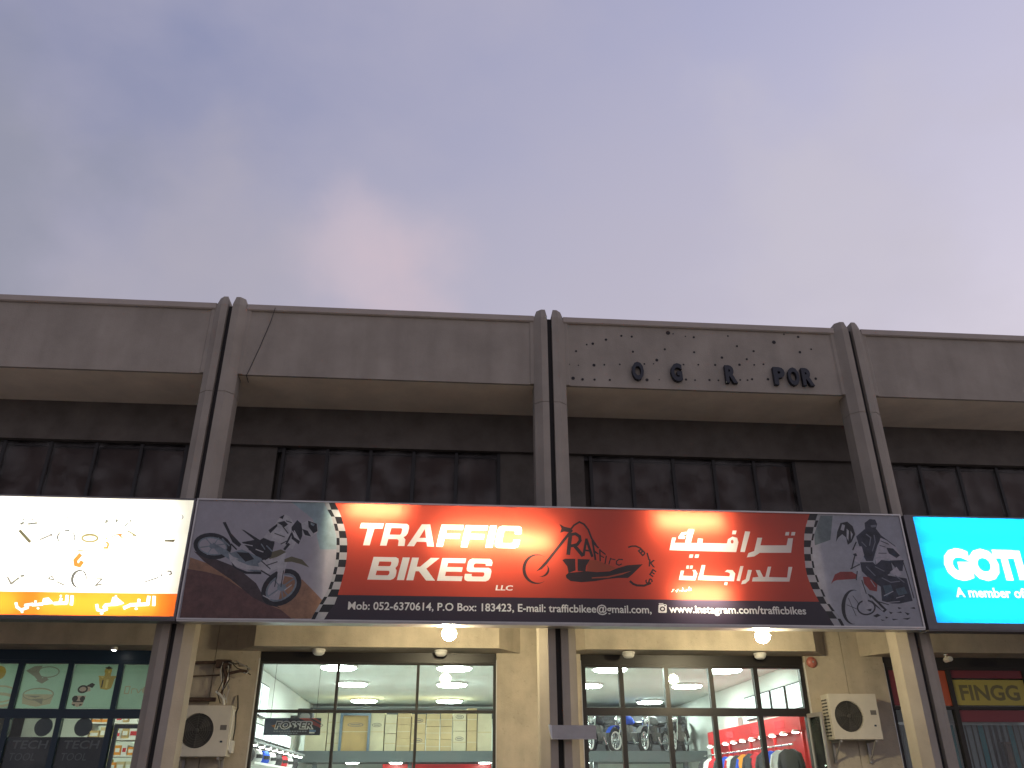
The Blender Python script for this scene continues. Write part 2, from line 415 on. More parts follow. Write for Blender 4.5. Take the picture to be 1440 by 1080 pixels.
ART['Lmid']=[(-3.786,5.903),(-3.74,5.783),(-3.654,5.634),(-3.587,5.457),(-3.554,5.31),(-3.533,5.107),(-3.528,4.963),(-3.541,4.792),(-3.567,4.623),(-3.606,4.455),(-3.67,4.317),(-3.727,4.207),(-3.811,4.017)]
ART['L']=[('teal',[[[(-4.382,5.889),(-3.852,5.902),(-3.711,5.633),(-3.602,5.309),(-3.583,5.106),(-3.844,5.101),(-4.007,5.596)]]]),('duneo',[[[(-5.838,4.935),(-5.465,4.815),(-5.091,4.682),(-4.758,4.438),(-4.406,4.225),(-4.351,4.666),(-4.07,4.615),(-3.888,4.451),(-3.731,4.302),(-3.87,4.016),(-5.837,3.993)]]]),('duned',[[[(-5.848,4.753),(-5.584,4.715),(-5.303,4.65),(-5.007,4.475),(-4.625,4.249),(-4.343,4.145),(-4.166,4.013),(-5.837,3.993)]]]),('shade',[[[(-5.8,5.035),(-5.482,4.928),(-5.107,4.793),(-4.773,4.548),(-4.605,4.304),(-4.345,4.166),(-4.568,4.223),(-4.797,4.328),(-5.16,4.597),(-5.609,4.869)]]]),('dark',[[[(-5.226,5.083),(-5.235,5.03),(-5.265,4.984),(-5.312,4.946),(-5.373,4.921),(-5.444,4.909),(-5.521,4.912),(-5.599,4.929),(-5.671,4.958),(-5.734,4.999),(-5.782,5.048),(-5.814,5.102),(-5.826,5.158),(-5.817,5.211),(-5.789,5.258),(-5.742,5.296),(-5.681,5.322),(-5.608,5.334),(-5.53,5.332),(-5.452,5.315),(-5.379,5.285),(-5.316,5.243),(-5.267,5.193),(-5.237,5.139)],[(-5.293,5.091),(-5.3,5.056),(-5.323,5.024),(-5.359,5.0),(-5.407,4.984),(-5.463,4.976),(-5.523,4.979),(-5.583,4.991),(-5.639,5.012),(-5.688,5.041),(-5.726,5.075),(-5.75,5.112),(-5.759,5.149),(-5.752,5.185),(-5.73,5.217),(-5.694,5.241),(-5.646,5.258),(-5.59,5.265),(-5.529,5.263),(-5.468,5.25),(-5.411,5.229),(-5.363,5.2),(-5.325,5.166),(-5.301,5.129)]],[[(-4.134,4.703),(-4.096,4.644),(-4.078,4.574),(-4.08,4.498),(-4.103,4.422),(-4.144,4.351),(-4.201,4.289),(-4.27,4.24),(-4.346,4.209),(-4.423,4.196),(-4.498,4.202),(-4.565,4.228),(-4.619,4.271),(-4.657,4.328),(-4.676,4.397),(-4.675,4.472),(-4.654,4.548),(-4.614,4.62),(-4.558,4.683),(-4.489,4.733),(-4.412,4.766),(-4.332,4.78),(-4.256,4.774),(-4.188,4.747)],[(-4.185,4.657),(-4.159,4.614),(-4.147,4.563),(-4.152,4.506),(-4.172,4.448),(-4.206,4.393),(-4.251,4.344),(-4.305,4.305),(-4.364,4.278),(-4.423,4.266),(-4.48,4.268),(-4.53,4.285),(-4.569,4.315),(-4.596,4.357),(-4.608,4.408),(-4.604,4.464),(-4.585,4.522),(-4.552,4.578),(-4.507,4.627),(-4.453,4.667),(-4.393,4.695),(-4.333,4.708),(-4.275,4.706),(-4.225,4.688)]]]),('greyblue',[[[(-5.293,5.091),(-5.3,5.054),(-5.323,5.022),(-5.359,4.996),(-5.407,4.979),(-5.463,4.971),(-5.523,4.974),(-5.583,4.986),(-5.639,5.008),(-5.688,5.037),(-5.726,5.072),(-5.75,5.11),(-5.759,5.149),(-5.752,5.187),(-5.73,5.219),(-5.694,5.246),(-5.646,5.263),(-5.59,5.271),(-5.529,5.269),(-5.468,5.256),(-5.411,5.234),(-5.363,5.204),(-5.325,5.169),(-5.301,5.131)],[(-5.315,5.094),(-5.321,5.063),(-5.342,5.035),(-5.375,5.014),(-5.418,5.0),(-5.469,4.993),(-5.523,4.996),(-5.578,5.007),(-5.629,5.026),(-5.673,5.051),(-5.707,5.081),(-5.729,5.113),(-5.737,5.147),(-5.731,5.178),(-5.71,5.206),(-5.677,5.227),(-5.634,5.242),(-5.583,5.248),(-5.529,5.246),(-5.474,5.235),(-5.422,5.216),(-5.378,5.19),(-5.344,5.16),(-5.322,5.127)]],[[(-4.187,4.655),(-4.16,4.613),(-4.149,4.561),(-4.153,4.505),(-4.173,4.447),(-4.206,4.392),(-4.251,4.344),(-4.305,4.305),(-4.363,4.279),(-4.422,4.267),(-4.478,4.269),(-4.528,4.286),(-4.567,4.317),(-4.594,4.359),(-4.606,4.409),(-4.603,4.465),(-4.584,4.523),(-4.551,4.578),(-4.507,4.627),(-4.453,4.667),(-4.394,4.694),(-4.334,4.707),(-4.277,4.704),(-4.227,4.687)],[(-4.207,4.638),(-4.184,4.601),(-4.176,4.557),(-4.181,4.508),(-4.199,4.457),(-4.23,4.408),(-4.27,4.365),(-4.318,4.33),(-4.37,4.306),(-4.422,4.294),(-4.471,4.295),(-4.514,4.308),(-4.548,4.334),(-4.57,4.37),(-4.58,4.414),(-4.575,4.462),(-4.558,4.513),(-4.528,4.562),(-4.487,4.605),(-4.439,4.641),(-4.387,4.666),(-4.334,4.679),(-4.284,4.678),(-4.241,4.664)]],[[(-5.729,5.084),(-5.332,5.151),(-5.337,5.168),(-5.734,5.101)]],[[(-5.65,5.236),(-5.415,5.005),(-5.405,5.016),(-5.639,5.248)]],[[(-5.455,5.264),(-5.594,4.983),(-5.582,4.975),(-5.443,5.256)]],[[(-4.579,4.321),(-4.173,4.635),(-4.186,4.651),(-4.592,4.336)]],[[(-4.518,4.605),(-4.263,4.353),(-4.251,4.366),(-4.505,4.618)]],[[(-4.432,4.696),(-4.342,4.302),(-4.326,4.304),(-4.416,4.698)]],[[(-5.536,5.183),(-5.222,5.017),(-5.078,4.878),(-5.128,4.843),(-5.461,5.056)]],[[(-4.299,4.486),(-4.301,4.469),(-4.309,4.454),(-4.323,4.441),(-4.342,4.433),(-4.364,4.43),(-4.386,4.432),(-4.406,4.44),(-4.423,4.452),(-4.435,4.467),(-4.441,4.484),(-4.44,4.501),(-4.431,4.517),(-4.417,4.529),(-4.398,4.537),(-4.377,4.54),(-4.355,4.538),(-4.334,4.53),(-4.317,4.518),(-4.305,4.503)]],[[(-5.477,5.121),(-5.477,5.109),(-5.482,5.098),(-5.492,5.089),(-5.505,5.083),(-5.52,5.08),(-5.535,5.082),(-5.55,5.087),(-5.562,5.096),(-5.571,5.107),(-5.575,5.119),(-5.575,5.132),(-5.57,5.143),(-5.56,5.152),(-5.547,5.158),(-5.532,5.16),(-5.517,5.159),(-5.502,5.153),(-5.49,5.145),(-5.481,5.134)]]]),('dark',[[[(-5.081,5.192),(-4.865,5.24),(-4.57,5.217),(-4.605,4.943),(-4.708,4.885),(-4.892,5.024)]],[[(-5.428,5.512),(-5.379,5.519),(-5.268,5.334),(-5.082,5.158),(-5.111,5.111),(-5.225,5.189)]],[[(-5.116,5.401),(-5.07,5.39),(-4.773,5.216),(-4.825,5.186)]]]),('greyblue',[[[(-5.222,5.017),(-5.065,5.078),(-4.743,4.941),(-4.642,4.801),(-4.741,4.715),(-4.908,4.741),(-5.084,4.822)]]]),('dark',[[[(-5.141,5.033),(-4.947,5.023),(-4.851,4.925),(-4.982,4.88)]],[[(-5.203,4.89),(-5.106,4.788),(-4.933,4.726),(-4.715,4.73),(-4.71,4.688),(-4.956,4.689),(-5.161,4.792)]]]),('pale',[[[(-5.263,5.017),(-5.079,4.884),(-4.92,4.825),(-4.725,4.805),(-4.732,4.755),(-4.938,4.757),(-5.131,4.807),(-5.228,4.909)]],[[(-4.787,4.855),(-4.509,5.059),(-4.361,5.034),(-4.398,4.834),(-4.628,4.689),(-4.717,4.744)]],[[(-4.474,4.776),(-4.385,4.953),(-4.331,4.92),(-4.379,4.554),(-4.447,4.553)]]]),('olive',[[[(-4.383,4.933),(-4.277,4.978),(-4.105,4.93),(-3.981,4.807),(-4.125,4.861),(-4.267,4.893),(-4.377,4.885)]],[[(-4.644,5.028),(-4.457,5.089),(-4.368,5.048),(-4.498,4.968),(-4.617,4.929)]]]),('pale',[[[(-4.759,5.28),(-4.639,5.435),(-4.534,5.614),(-4.47,5.67),(-4.381,5.633),(-4.296,5.516),(-4.177,5.38),(-4.276,5.093),(-4.408,5.148),(-4.526,5.203)]]]),('dark',[[[(-4.753,5.271),(-4.567,5.197),(-4.594,4.966),(-4.683,4.908),(-4.797,5.04),(-4.884,5.167)]],[[(-4.332,5.456),(-4.255,5.576),(-4.168,5.504),(-4.147,5.313),(-4.188,5.175),(-4.31,5.266)]],[[(-4.691,5.398),(-4.564,5.51),(-4.559,5.466),(-4.656,5.346)]],[[(-4.566,5.525),(-4.457,5.557),(-4.393,5.499),(-4.444,5.453)]],[[(-4.548,5.614),(-4.469,5.661),(-4.488,5.586)]],[[(-4.373,5.164),(-4.304,5.354),(-4.331,5.366),(-4.399,5.177)]],[[(-4.39,5.07),(-4.32,5.173),(-4.353,5.199),(-4.423,5.095)]]]),('pale',[[[(-4.326,5.406),(-4.24,5.34),(-4.165,5.225),(-4.271,5.29)]],[[(-4.183,5.518),(-4.063,5.586),(-3.928,5.515),(-3.906,5.385),(-4.004,5.295),(-4.134,5.322)]]]),('dark',[[[(-4.084,5.571),(-3.937,5.521),(-3.913,5.397),(-3.977,5.36),(-4.061,5.462)]],[[(-4.16,5.43),(-4.072,5.402),(-4.005,5.307),(-4.106,5.328)]]]),('greyblue',[[[(-4.036,5.542),(-3.97,5.514),(-3.981,5.478),(-4.031,5.501)]]]),('dark',[[[(-4.726,4.737),(-4.569,4.65),(-4.56,4.669),(-4.718,4.756)]],[[(-4.646,4.822),(-4.482,4.883),(-4.488,4.897),(-4.652,4.835)]],[[(-4.483,5.466),(-4.379,5.343),(-4.367,5.354),(-4.471,5.476)]],[[(-4.591,5.342),(-4.423,5.284),(-4.42,5.298),(-4.588,5.356)]],[[(-4.364,5.245),(-4.475,5.181),(-4.466,5.166),(-4.354,5.23)]],[[(-5.136,5.08),(-5.24,5.173),(-5.254,5.156),(-5.15,5.064)]],[[(-4.963,5.074),(-4.805,4.986),(-4.797,5.003),(-4.955,5.091)]],[[(-4.474,4.725),(-4.488,4.495),(-4.474,4.493),(-4.46,4.722)]],[[(-4.381,4.754),(-4.392,4.496),(-4.379,4.494),(-4.367,4.752)]],[[(-4.745,4.895),(-4.585,4.765),(-4.576,4.778),(-4.736,4.908)]],[[(-4.335,5.536),(-4.431,5.566),(-4.433,5.551),(-4.338,5.521)]]]),('pale',[[[(-5.053,5.158),(-4.904,5.13),(-4.903,5.144),(-5.053,5.172)]],[[(-4.85,5.075),(-4.726,5.032),(-4.722,5.048),(-4.847,5.091)]],[[(-5.218,4.955),(-5.096,4.912),(-5.093,4.926),(-5.215,4.969)]],[[(-4.646,4.352),(-4.523,4.296),(-4.518,4.31),(-4.641,4.367)]],[[(-4.473,4.351),(-4.421,4.413),(-4.434,4.424),(-4.486,4.363)]],[[(-4.322,4.437),(-4.218,4.525),(-4.227,4.536),(-4.332,4.448)]],[[(-4.291,5.398),(-4.218,5.284),(-4.207,5.291),(-4.279,5.405)]],[[(-4.13,5.465),(-4.074,5.494),(-4.083,5.51),(-4.139,5.481)]]]),('greyblue',[[[(-5.042,4.872),(-4.835,4.817),(-4.832,4.833),(-5.04,4.888)]],[[(-5.404,5.24),(-5.268,5.119),(-5.255,5.135),(-5.391,5.256)]],[[(-4.696,5.139),(-4.594,5.047),(-4.582,5.062),(-4.684,5.153)]],[[(-4.782,5.168),(-4.71,5.076),(-4.697,5.086),(-4.769,5.178)]]])]
ART['Rinner']=[(4.578,5.898),(4.559,5.848),(4.473,5.697),(4.409,5.559),(4.352,5.402),(4.306,5.247),(4.299,5.095),(4.295,4.963),(4.311,4.832),(4.336,4.703),(4.376,4.556),(4.423,4.393),(4.495,4.268),(4.575,4.144),(4.636,4.02)]
ART['Router']=[(4.384,5.894),(4.361,5.853),(4.284,5.693),(4.235,5.574),(4.203,5.457),(4.177,5.302),(4.16,5.187),(4.15,5.073),(4.141,4.96),(4.147,4.829),(4.166,4.718),(4.195,4.609),(4.24,4.481),(4.277,4.373),(4.353,4.266),(4.396,4.142),(4.467,4.019)]
ART['Rmid']=[(4.524,5.897),(4.503,5.846),(4.423,5.696),(4.377,5.558),(4.319,5.401),(4.277,5.247),(4.266,5.094),(4.262,4.962),(4.278,4.832),(4.301,4.702),(4.34,4.556),(4.383,4.393),(4.447,4.267),(4.522,4.143),(4.585,4.02)]
ART['R']=[('green',[[[(4.559,5.848),(4.779,5.853),(4.661,5.427),(4.368,5.325),(4.392,5.519)]]]),('dark',[[[(4.752,5.391),(4.805,5.567),(4.894,5.726),(5.019,5.753),(5.102,5.671),(5.119,5.534),(5.028,5.396),(4.95,5.346),(4.945,5.472),(4.887,5.529),(4.806,5.469)]]]),('pale2',[[[(4.921,5.707),(4.967,5.688),(4.928,5.589),(4.872,5.607)]],[[(4.985,5.629),(5.017,5.591),(4.973,5.414),(4.955,5.472)]],[[(5.047,5.591),(5.075,5.533),(5.026,5.435)]]]),('navy',[[[(5.325,5.736),(5.43,5.808),(5.528,5.8),(5.546,5.721),(5.5,5.621),(5.38,5.569),(5.31,5.617)]],[[(5.127,5.495),(5.302,5.626),(5.513,5.631),(5.574,5.524),(5.789,5.343),(5.782,5.314),(5.557,5.465),(5.472,5.347),(5.337,5.075),(5.219,5.073),(5.156,5.244)]]]),('white2',[[[(5.556,5.481),(5.65,5.438),(5.802,5.314),(5.847,5.161),(5.889,5.085),(5.652,5.081),(5.55,5.156),(5.388,5.134),(5.464,5.308)]],[[(5.057,5.339),(5.191,5.322),(5.203,5.168),(5.094,5.033),(4.988,5.088)]]]),('navy',[[[(5.623,5.311),(5.739,5.298),(5.835,5.18),(5.762,5.136),(5.645,5.211)]],[[(5.008,5.193),(5.069,5.204),(5.079,5.157),(5.028,5.146)]],[[(5.382,5.105),(5.652,5.081),(5.653,4.911),(5.519,4.833),(5.36,4.906)]],[[(5.634,5.09),(5.883,5.104),(5.82,4.913),(5.724,4.921)]],[[(5.107,5.052),(5.333,5.056),(5.457,4.907),(5.558,4.834),(5.861,4.792),(5.883,4.422),(5.65,4.374),(5.515,4.372),(5.352,4.415),(5.382,4.645),(5.231,4.754),(5.106,4.901)]]]),('white2',[[[(5.384,5.114),(5.55,5.156),(5.64,5.119),(5.5,5.107),(5.384,5.019)]],[[(5.59,4.891),(5.729,4.987),(5.798,4.857),(5.691,4.817)]]]),('teal2',[[[(5.425,4.664),(5.565,4.685),(5.579,4.574),(5.443,4.48)]],[[(5.626,4.612),(5.79,4.651),(5.823,4.541),(5.659,4.502)]]]),('red2',[[[(4.532,4.678),(4.629,4.837),(4.735,4.886),(4.929,4.889),(5.001,4.843),(4.986,4.769),(4.65,4.745),(4.589,4.725)]],[[(5.106,4.808),(5.203,4.806),(5.332,4.681),(5.298,4.566),(5.177,4.586),(5.103,4.696)]]]),('dark',[[[(4.813,4.035),(4.783,4.031),(4.754,4.033),(4.727,4.041),(4.703,4.056),(4.681,4.076),(4.663,4.102),(4.649,4.132),(4.639,4.167),(4.634,4.205),(4.633,4.246),(4.637,4.288),(4.645,4.33),(4.658,4.373),(4.675,4.414),(4.696,4.452),(4.72,4.488),(4.747,4.519),(4.776,4.545),(4.806,4.566),(4.837,4.581),(4.868,4.589),(4.898,4.591),(4.927,4.586),(4.953,4.575),(4.95,4.57),(4.924,4.578),(4.894,4.575),(4.866,4.566),(4.839,4.551),(4.815,4.531),(4.793,4.508),(4.774,4.482),(4.756,4.454),(4.741,4.423),(4.729,4.392),(4.718,4.359),(4.709,4.326),(4.701,4.292),(4.696,4.259),(4.693,4.226),(4.692,4.194),(4.695,4.163),(4.7,4.134),(4.709,4.107),(4.722,4.083),(4.739,4.064),(4.76,4.048),(4.785,4.039),(4.813,4.041)]],[[(5.223,4.305),(5.211,4.272),(5.188,4.241),(5.157,4.215),(5.119,4.194),(5.078,4.181),(5.035,4.176),(4.994,4.18),(4.958,4.192),(4.928,4.212),(4.908,4.237),(4.898,4.268),(4.899,4.3),(4.911,4.333),(4.933,4.364),(4.964,4.391),(5.002,4.411),(5.044,4.425),(5.087,4.43),(5.128,4.426),(5.165,4.414),(5.194,4.394),(5.215,4.368),(5.225,4.337)],[(5.196,4.304),(5.186,4.278),(5.168,4.253),(5.142,4.232),(5.11,4.216),(5.076,4.205),(5.04,4.201),(5.006,4.204),(4.975,4.214),(4.951,4.23),(4.933,4.25),(4.925,4.275),(4.925,4.301),(4.935,4.327),(4.954,4.352),(4.979,4.373),(5.011,4.39),(5.046,4.4),(5.082,4.404),(5.116,4.401),(5.147,4.391),(5.172,4.376),(5.189,4.355),(5.197,4.33)]],[[(5.127,4.531),(5.215,4.495),(5.407,4.271),(5.349,4.225),(5.219,4.332)]]]),('pale2',[[[(5.017,5.041),(5.092,4.976),(5.112,4.348),(5.023,4.302),(5.014,4.639)]],[[(5.196,4.313),(5.189,4.296),(5.175,4.281),(5.156,4.269),(5.133,4.261),(5.109,4.258),(5.086,4.26),(5.066,4.268),(5.052,4.28),(5.044,4.294),(5.044,4.311),(5.051,4.328),(5.065,4.343),(5.084,4.356),(5.107,4.364),(5.131,4.367),(5.154,4.364),(5.174,4.357),(5.189,4.345),(5.196,4.33)]],[[(5.173,4.476),(5.359,4.27),(5.326,4.252),(5.166,4.44)]]]),('dark',[[[(5.696,4.238),(5.786,4.213),(5.741,4.185)]],[[(5.355,4.162),(5.408,4.145),(5.357,4.127)]],[[(5.269,4.117),(5.341,4.1),(5.283,4.092)]],[[(5.053,4.266),(5.153,4.286),(5.124,4.24)]],[[(5.599,4.319),(5.672,4.301),(5.61,4.282)]],[[(5.461,4.128),(5.574,4.12),(5.475,4.101)]]]),('greyb2',[[[(5.427,5.698),(5.529,5.71),(5.517,5.67),(5.422,5.655)]],[[(5.303,5.533),(5.378,5.47),(5.393,5.486),(5.318,5.549)]],[[(5.374,5.487),(5.322,5.34),(5.341,5.338),(5.393,5.485)]],[[(5.441,5.524),(5.436,5.398),(5.454,5.402),(5.459,5.527)]],[[(5.439,5.411),(5.353,5.246),(5.369,5.241),(5.455,5.406)]],[[(5.198,5.397),(5.266,5.315),(5.279,5.326),(5.211,5.408)]],[[(5.423,4.788),(5.571,4.712),(5.583,4.728),(5.435,4.805)]],[[(5.567,4.712),(5.737,4.735),(5.739,4.753),(5.569,4.731)]],[[(5.667,4.832),(5.803,4.717),(5.816,4.73),(5.679,4.844)]],[[(5.189,4.975),(5.319,4.821),(5.334,4.833),(5.204,4.987)]],[[(5.348,4.976),(5.495,4.899),(5.505,4.913),(5.358,4.989)]]]),('dark',[[[(5.542,5.421),(5.674,5.362),(5.682,5.375),(5.55,5.433)]],[[(5.507,5.343),(5.605,5.314),(5.611,5.325),(5.512,5.354)]],[[(5.459,5.206),(5.604,5.208),(5.606,5.22),(5.462,5.217)]],[[(5.101,5.407),(5.008,5.26),(5.028,5.251),(5.121,5.399)]],[[(5.02,5.154),(4.925,4.933),(4.947,4.928),(5.042,5.149)]],[[(4.917,4.925),(5.097,5.008),(5.092,5.025),(4.911,4.942)]],[[(5.021,4.905),(4.969,4.747),(4.986,4.745),(5.038,4.903)]],[[(5.067,4.752),(5.1,4.524),(5.116,4.529),(5.083,4.757)]],[[(5.856,5.067),(5.884,4.833),(5.9,4.838),(5.872,5.072)]],[[(5.883,4.841),(5.905,4.463),(5.921,4.467),(5.899,4.845)]],[[(4.781,4.453),(4.858,4.161),(4.868,4.165),(4.79,4.457)]],[[(4.864,4.489),(4.952,4.342),(4.961,4.347),(4.873,4.495)]],[[(4.731,4.34),(4.902,4.268),(4.908,4.277),(4.737,4.348)]],[[(5.266,4.399),(5.453,4.345),(5.461,4.359),(5.273,4.413)]],[[(5.377,5.673),(5.509,5.614),(5.517,5.625),(5.384,5.684)]]]),('dark',[[[(5.147,4.169),(5.231,4.206),(5.282,4.179),(5.199,4.143)]],[[(5.56,4.228),(5.641,4.247),(5.654,4.22)]],[[(5.807,4.303),(5.888,4.322),(5.899,4.286)]],[[(5.43,4.244),(5.502,4.227),(5.458,4.199)]],[[(5.633,4.13),(5.79,4.15),(5.725,4.113)]]]),('pale2',[[[(5.406,4.49),(5.585,4.569),(5.581,4.582),(5.402,4.503)]],[[(5.61,4.457),(5.76,4.498),(5.759,4.51),(5.609,4.47)]],[[(5.439,4.383),(5.66,4.405),(5.662,4.416),(5.44,4.394)]],[[(5.224,4.753),(5.281,4.638),(5.292,4.644),(5.235,4.759)]]])]
ART['logo']=[('logo_tank',[[[(0.485,5.006),(0.629,5.003),(0.84,4.926),(0.945,4.883),(0.835,4.837),(0.619,4.819),(0.459,4.822)]]]),('logo_dark',[[[(-0.239,4.647),(-0.275,4.625),(-0.314,4.61),(-0.355,4.602),(-0.397,4.603),(-0.437,4.611),(-0.475,4.627),(-0.51,4.65),(-0.54,4.68),(-0.564,4.714),(-0.582,4.753),(-0.592,4.796),(-0.596,4.839),(-0.592,4.884),(-0.58,4.927),(-0.561,4.967),(-0.536,5.003),(-0.505,5.034),(-0.469,5.059),(-0.43,5.077),(-0.389,5.087),(-0.347,5.089),(-0.305,5.083),(-0.266,5.068),(-0.23,5.047),(-0.233,5.043),(-0.269,5.062),(-0.309,5.069),(-0.349,5.068),(-0.386,5.06),(-0.421,5.046),(-0.452,5.026),(-0.479,5.001),(-0.502,4.973),(-0.52,4.942),(-0.532,4.909),(-0.54,4.875),(-0.543,4.84),(-0.541,4.806),(-0.534,4.772),(-0.522,4.74),(-0.505,4.71),(-0.484,4.683),(-0.458,4.66),(-0.427,4.642),(-0.393,4.629),(-0.356,4.622),(-0.318,4.623),(-0.278,4.631),(-0.241,4.651)]],[[(-0.199,4.913),(-0.189,4.904),(-0.18,4.894),(-0.173,4.884),(-0.167,4.873),(-0.162,4.861),(-0.159,4.848),(-0.158,4.836),(-0.158,4.823),(-0.16,4.81),(-0.164,4.798),(-0.169,4.786),(-0.175,4.774),(-0.183,4.764),(-0.192,4.754),(-0.203,4.745),(-0.214,4.737),(-0.226,4.731),(-0.239,4.725),(-0.253,4.722),(-0.266,4.719),(-0.28,4.718),(-0.294,4.719),(-0.308,4.721),(-0.321,4.724),(-0.32,4.727),(-0.307,4.725),(-0.293,4.728),(-0.28,4.732),(-0.268,4.737),(-0.257,4.742),(-0.247,4.749),(-0.238,4.755),(-0.23,4.762),(-0.223,4.769),(-0.217,4.777),(-0.211,4.784),(-0.205,4.791),(-0.201,4.799),(-0.196,4.807),(-0.192,4.815),(-0.189,4.824),(-0.186,4.834),(-0.184,4.843),(-0.183,4.854),(-0.183,4.865),(-0.185,4.877),(-0.188,4.889),(-0.192,4.901),(-0.201,4.91)]],[[(-0.372,4.804),(-0.213,4.976),(0.15,5.43),(0.226,5.524),(0.256,5.493),(-0.196,4.926),(-0.278,4.845)]],[[(0.028,5.607),(0.109,5.559),(0.226,5.533),(0.188,5.468),(0.106,5.475),(0.037,5.452),(0.064,5.53)]],[[(0.201,5.471),(0.291,5.583),(0.267,5.602),(0.177,5.49)]],[[(0.275,5.569),(0.382,5.635),(0.367,5.662),(0.26,5.596)]],[[(0.353,5.633),(0.443,5.591),(0.457,5.62),(0.368,5.662)]],[[(0.426,5.605),(0.504,5.501),(0.529,5.521),(0.451,5.625)]],[[(0.495,5.519),(0.547,5.357),(0.577,5.369),(0.524,5.53)]],[[(0.543,5.368),(0.618,5.247),(0.644,5.264),(0.569,5.386)]],[[(0.192,5.083),(0.245,5.445),(0.18,5.451),(0.128,5.089)]],[[(0.186,5.394),(0.312,5.42),(0.305,5.47),(0.179,5.445)]],[[(0.27,5.428),(0.356,5.369),(0.387,5.412),(0.301,5.471)]],[[(0.334,5.406),(0.346,5.313),(0.396,5.322),(0.385,5.415)]],[[(0.357,5.355),(0.288,5.264),(0.328,5.234),(0.397,5.326)]],[[(0.324,5.287),(0.199,5.257),(0.208,5.208),(0.333,5.238)]],[[(0.238,5.232),(0.384,5.05),(0.43,5.088),(0.284,5.27)]],[[(0.43,5.067),(0.494,5.361),(0.454,5.367),(0.391,5.073)]],[[(0.448,5.357),(0.538,5.051),(0.58,5.066),(0.49,5.372)]],[[(0.425,5.154),(0.529,5.143),(0.534,5.172),(0.43,5.182)]],[[(0.555,5.339),(0.592,5.005),(0.625,5.01),(0.588,5.345)]],[[(0.564,5.296),(0.66,5.196),(0.682,5.217),(0.586,5.317)]],[[(0.582,5.149),(0.653,5.098),(0.669,5.118),(0.598,5.17)]],[[(0.676,5.19),(0.673,4.988),(0.698,4.99),(0.701,5.192)]],[[(0.677,5.17),(0.775,5.093),(0.789,5.11),(0.691,5.188)]],[[(0.682,5.08),(0.747,5.04),(0.757,5.056),(0.692,5.095)]],[[(0.782,5.085),(0.751,4.948),(0.772,4.945),(0.803,5.082)]],[[(0.854,5.051),(0.816,4.942),(0.834,4.937),(0.872,5.045)]],[[(0.855,5.027),(0.937,5.009),(0.942,5.025),(0.859,5.043)]],[[(1.065,5.033),(0.996,5.036),(0.993,5.016),(1.063,5.013)]],[[(0.998,5.037),(0.947,5.002),(0.957,4.985),(1.009,5.021)]],[[(0.947,5.002),(0.939,4.945),(0.959,4.944),(0.967,5.001)]],[[(0.94,4.943),(0.993,4.918),(1.002,4.936),(0.95,4.961)]],[[(0.992,4.918),(1.048,4.945),(1.041,4.962),(0.985,4.936)]],[[(0.06,4.998),(0.109,5.021),(0.274,5.024),(0.274,4.831),(0.155,4.787),(0.137,4.896)]],[[(0.313,5.021),(0.518,5.017),(0.448,4.905),(0.434,4.816),(0.306,4.825)]],[[(0.109,4.754),(0.155,4.79),(0.441,4.822),(0.619,4.812),(0.834,4.828),(0.945,4.875),(1.129,4.931),(1.392,4.954),(1.209,4.787),(1.129,4.723),(0.971,4.721),(0.791,4.7),(0.576,4.662),(0.362,4.641),(0.186,4.656),(0.117,4.707)]],[[(1.167,5.217),(1.242,5.241),(1.236,5.267),(1.161,5.243)]],[[(1.225,5.238),(1.302,5.239),(1.304,5.267),(1.226,5.265)]],[[(1.284,5.243),(1.367,5.206),(1.38,5.231),(1.297,5.268)]],[[(1.352,5.217),(1.414,5.146),(1.436,5.165),(1.373,5.236)]],[[(1.142,4.662),(1.2,4.609),(1.225,4.635),(1.167,4.688)]],[[(1.19,4.615),(1.267,4.585),(1.283,4.617),(1.206,4.647)]],[[(1.256,4.587),(1.39,4.585),(1.394,4.62),(1.26,4.622)]],[[(1.38,4.583),(1.508,4.631),(1.498,4.664),(1.37,4.615)]]]),('logo_tank',[[[(0.534,4.723),(0.794,4.744),(1.03,4.801),(1.194,4.84),(1.028,4.773),(0.793,4.72),(0.533,4.705)]]])]
ART['bikes']=[(1.39,5.156),(1.488,5.085),(1.548,4.971),(1.546,4.813),(1.473,4.678)]
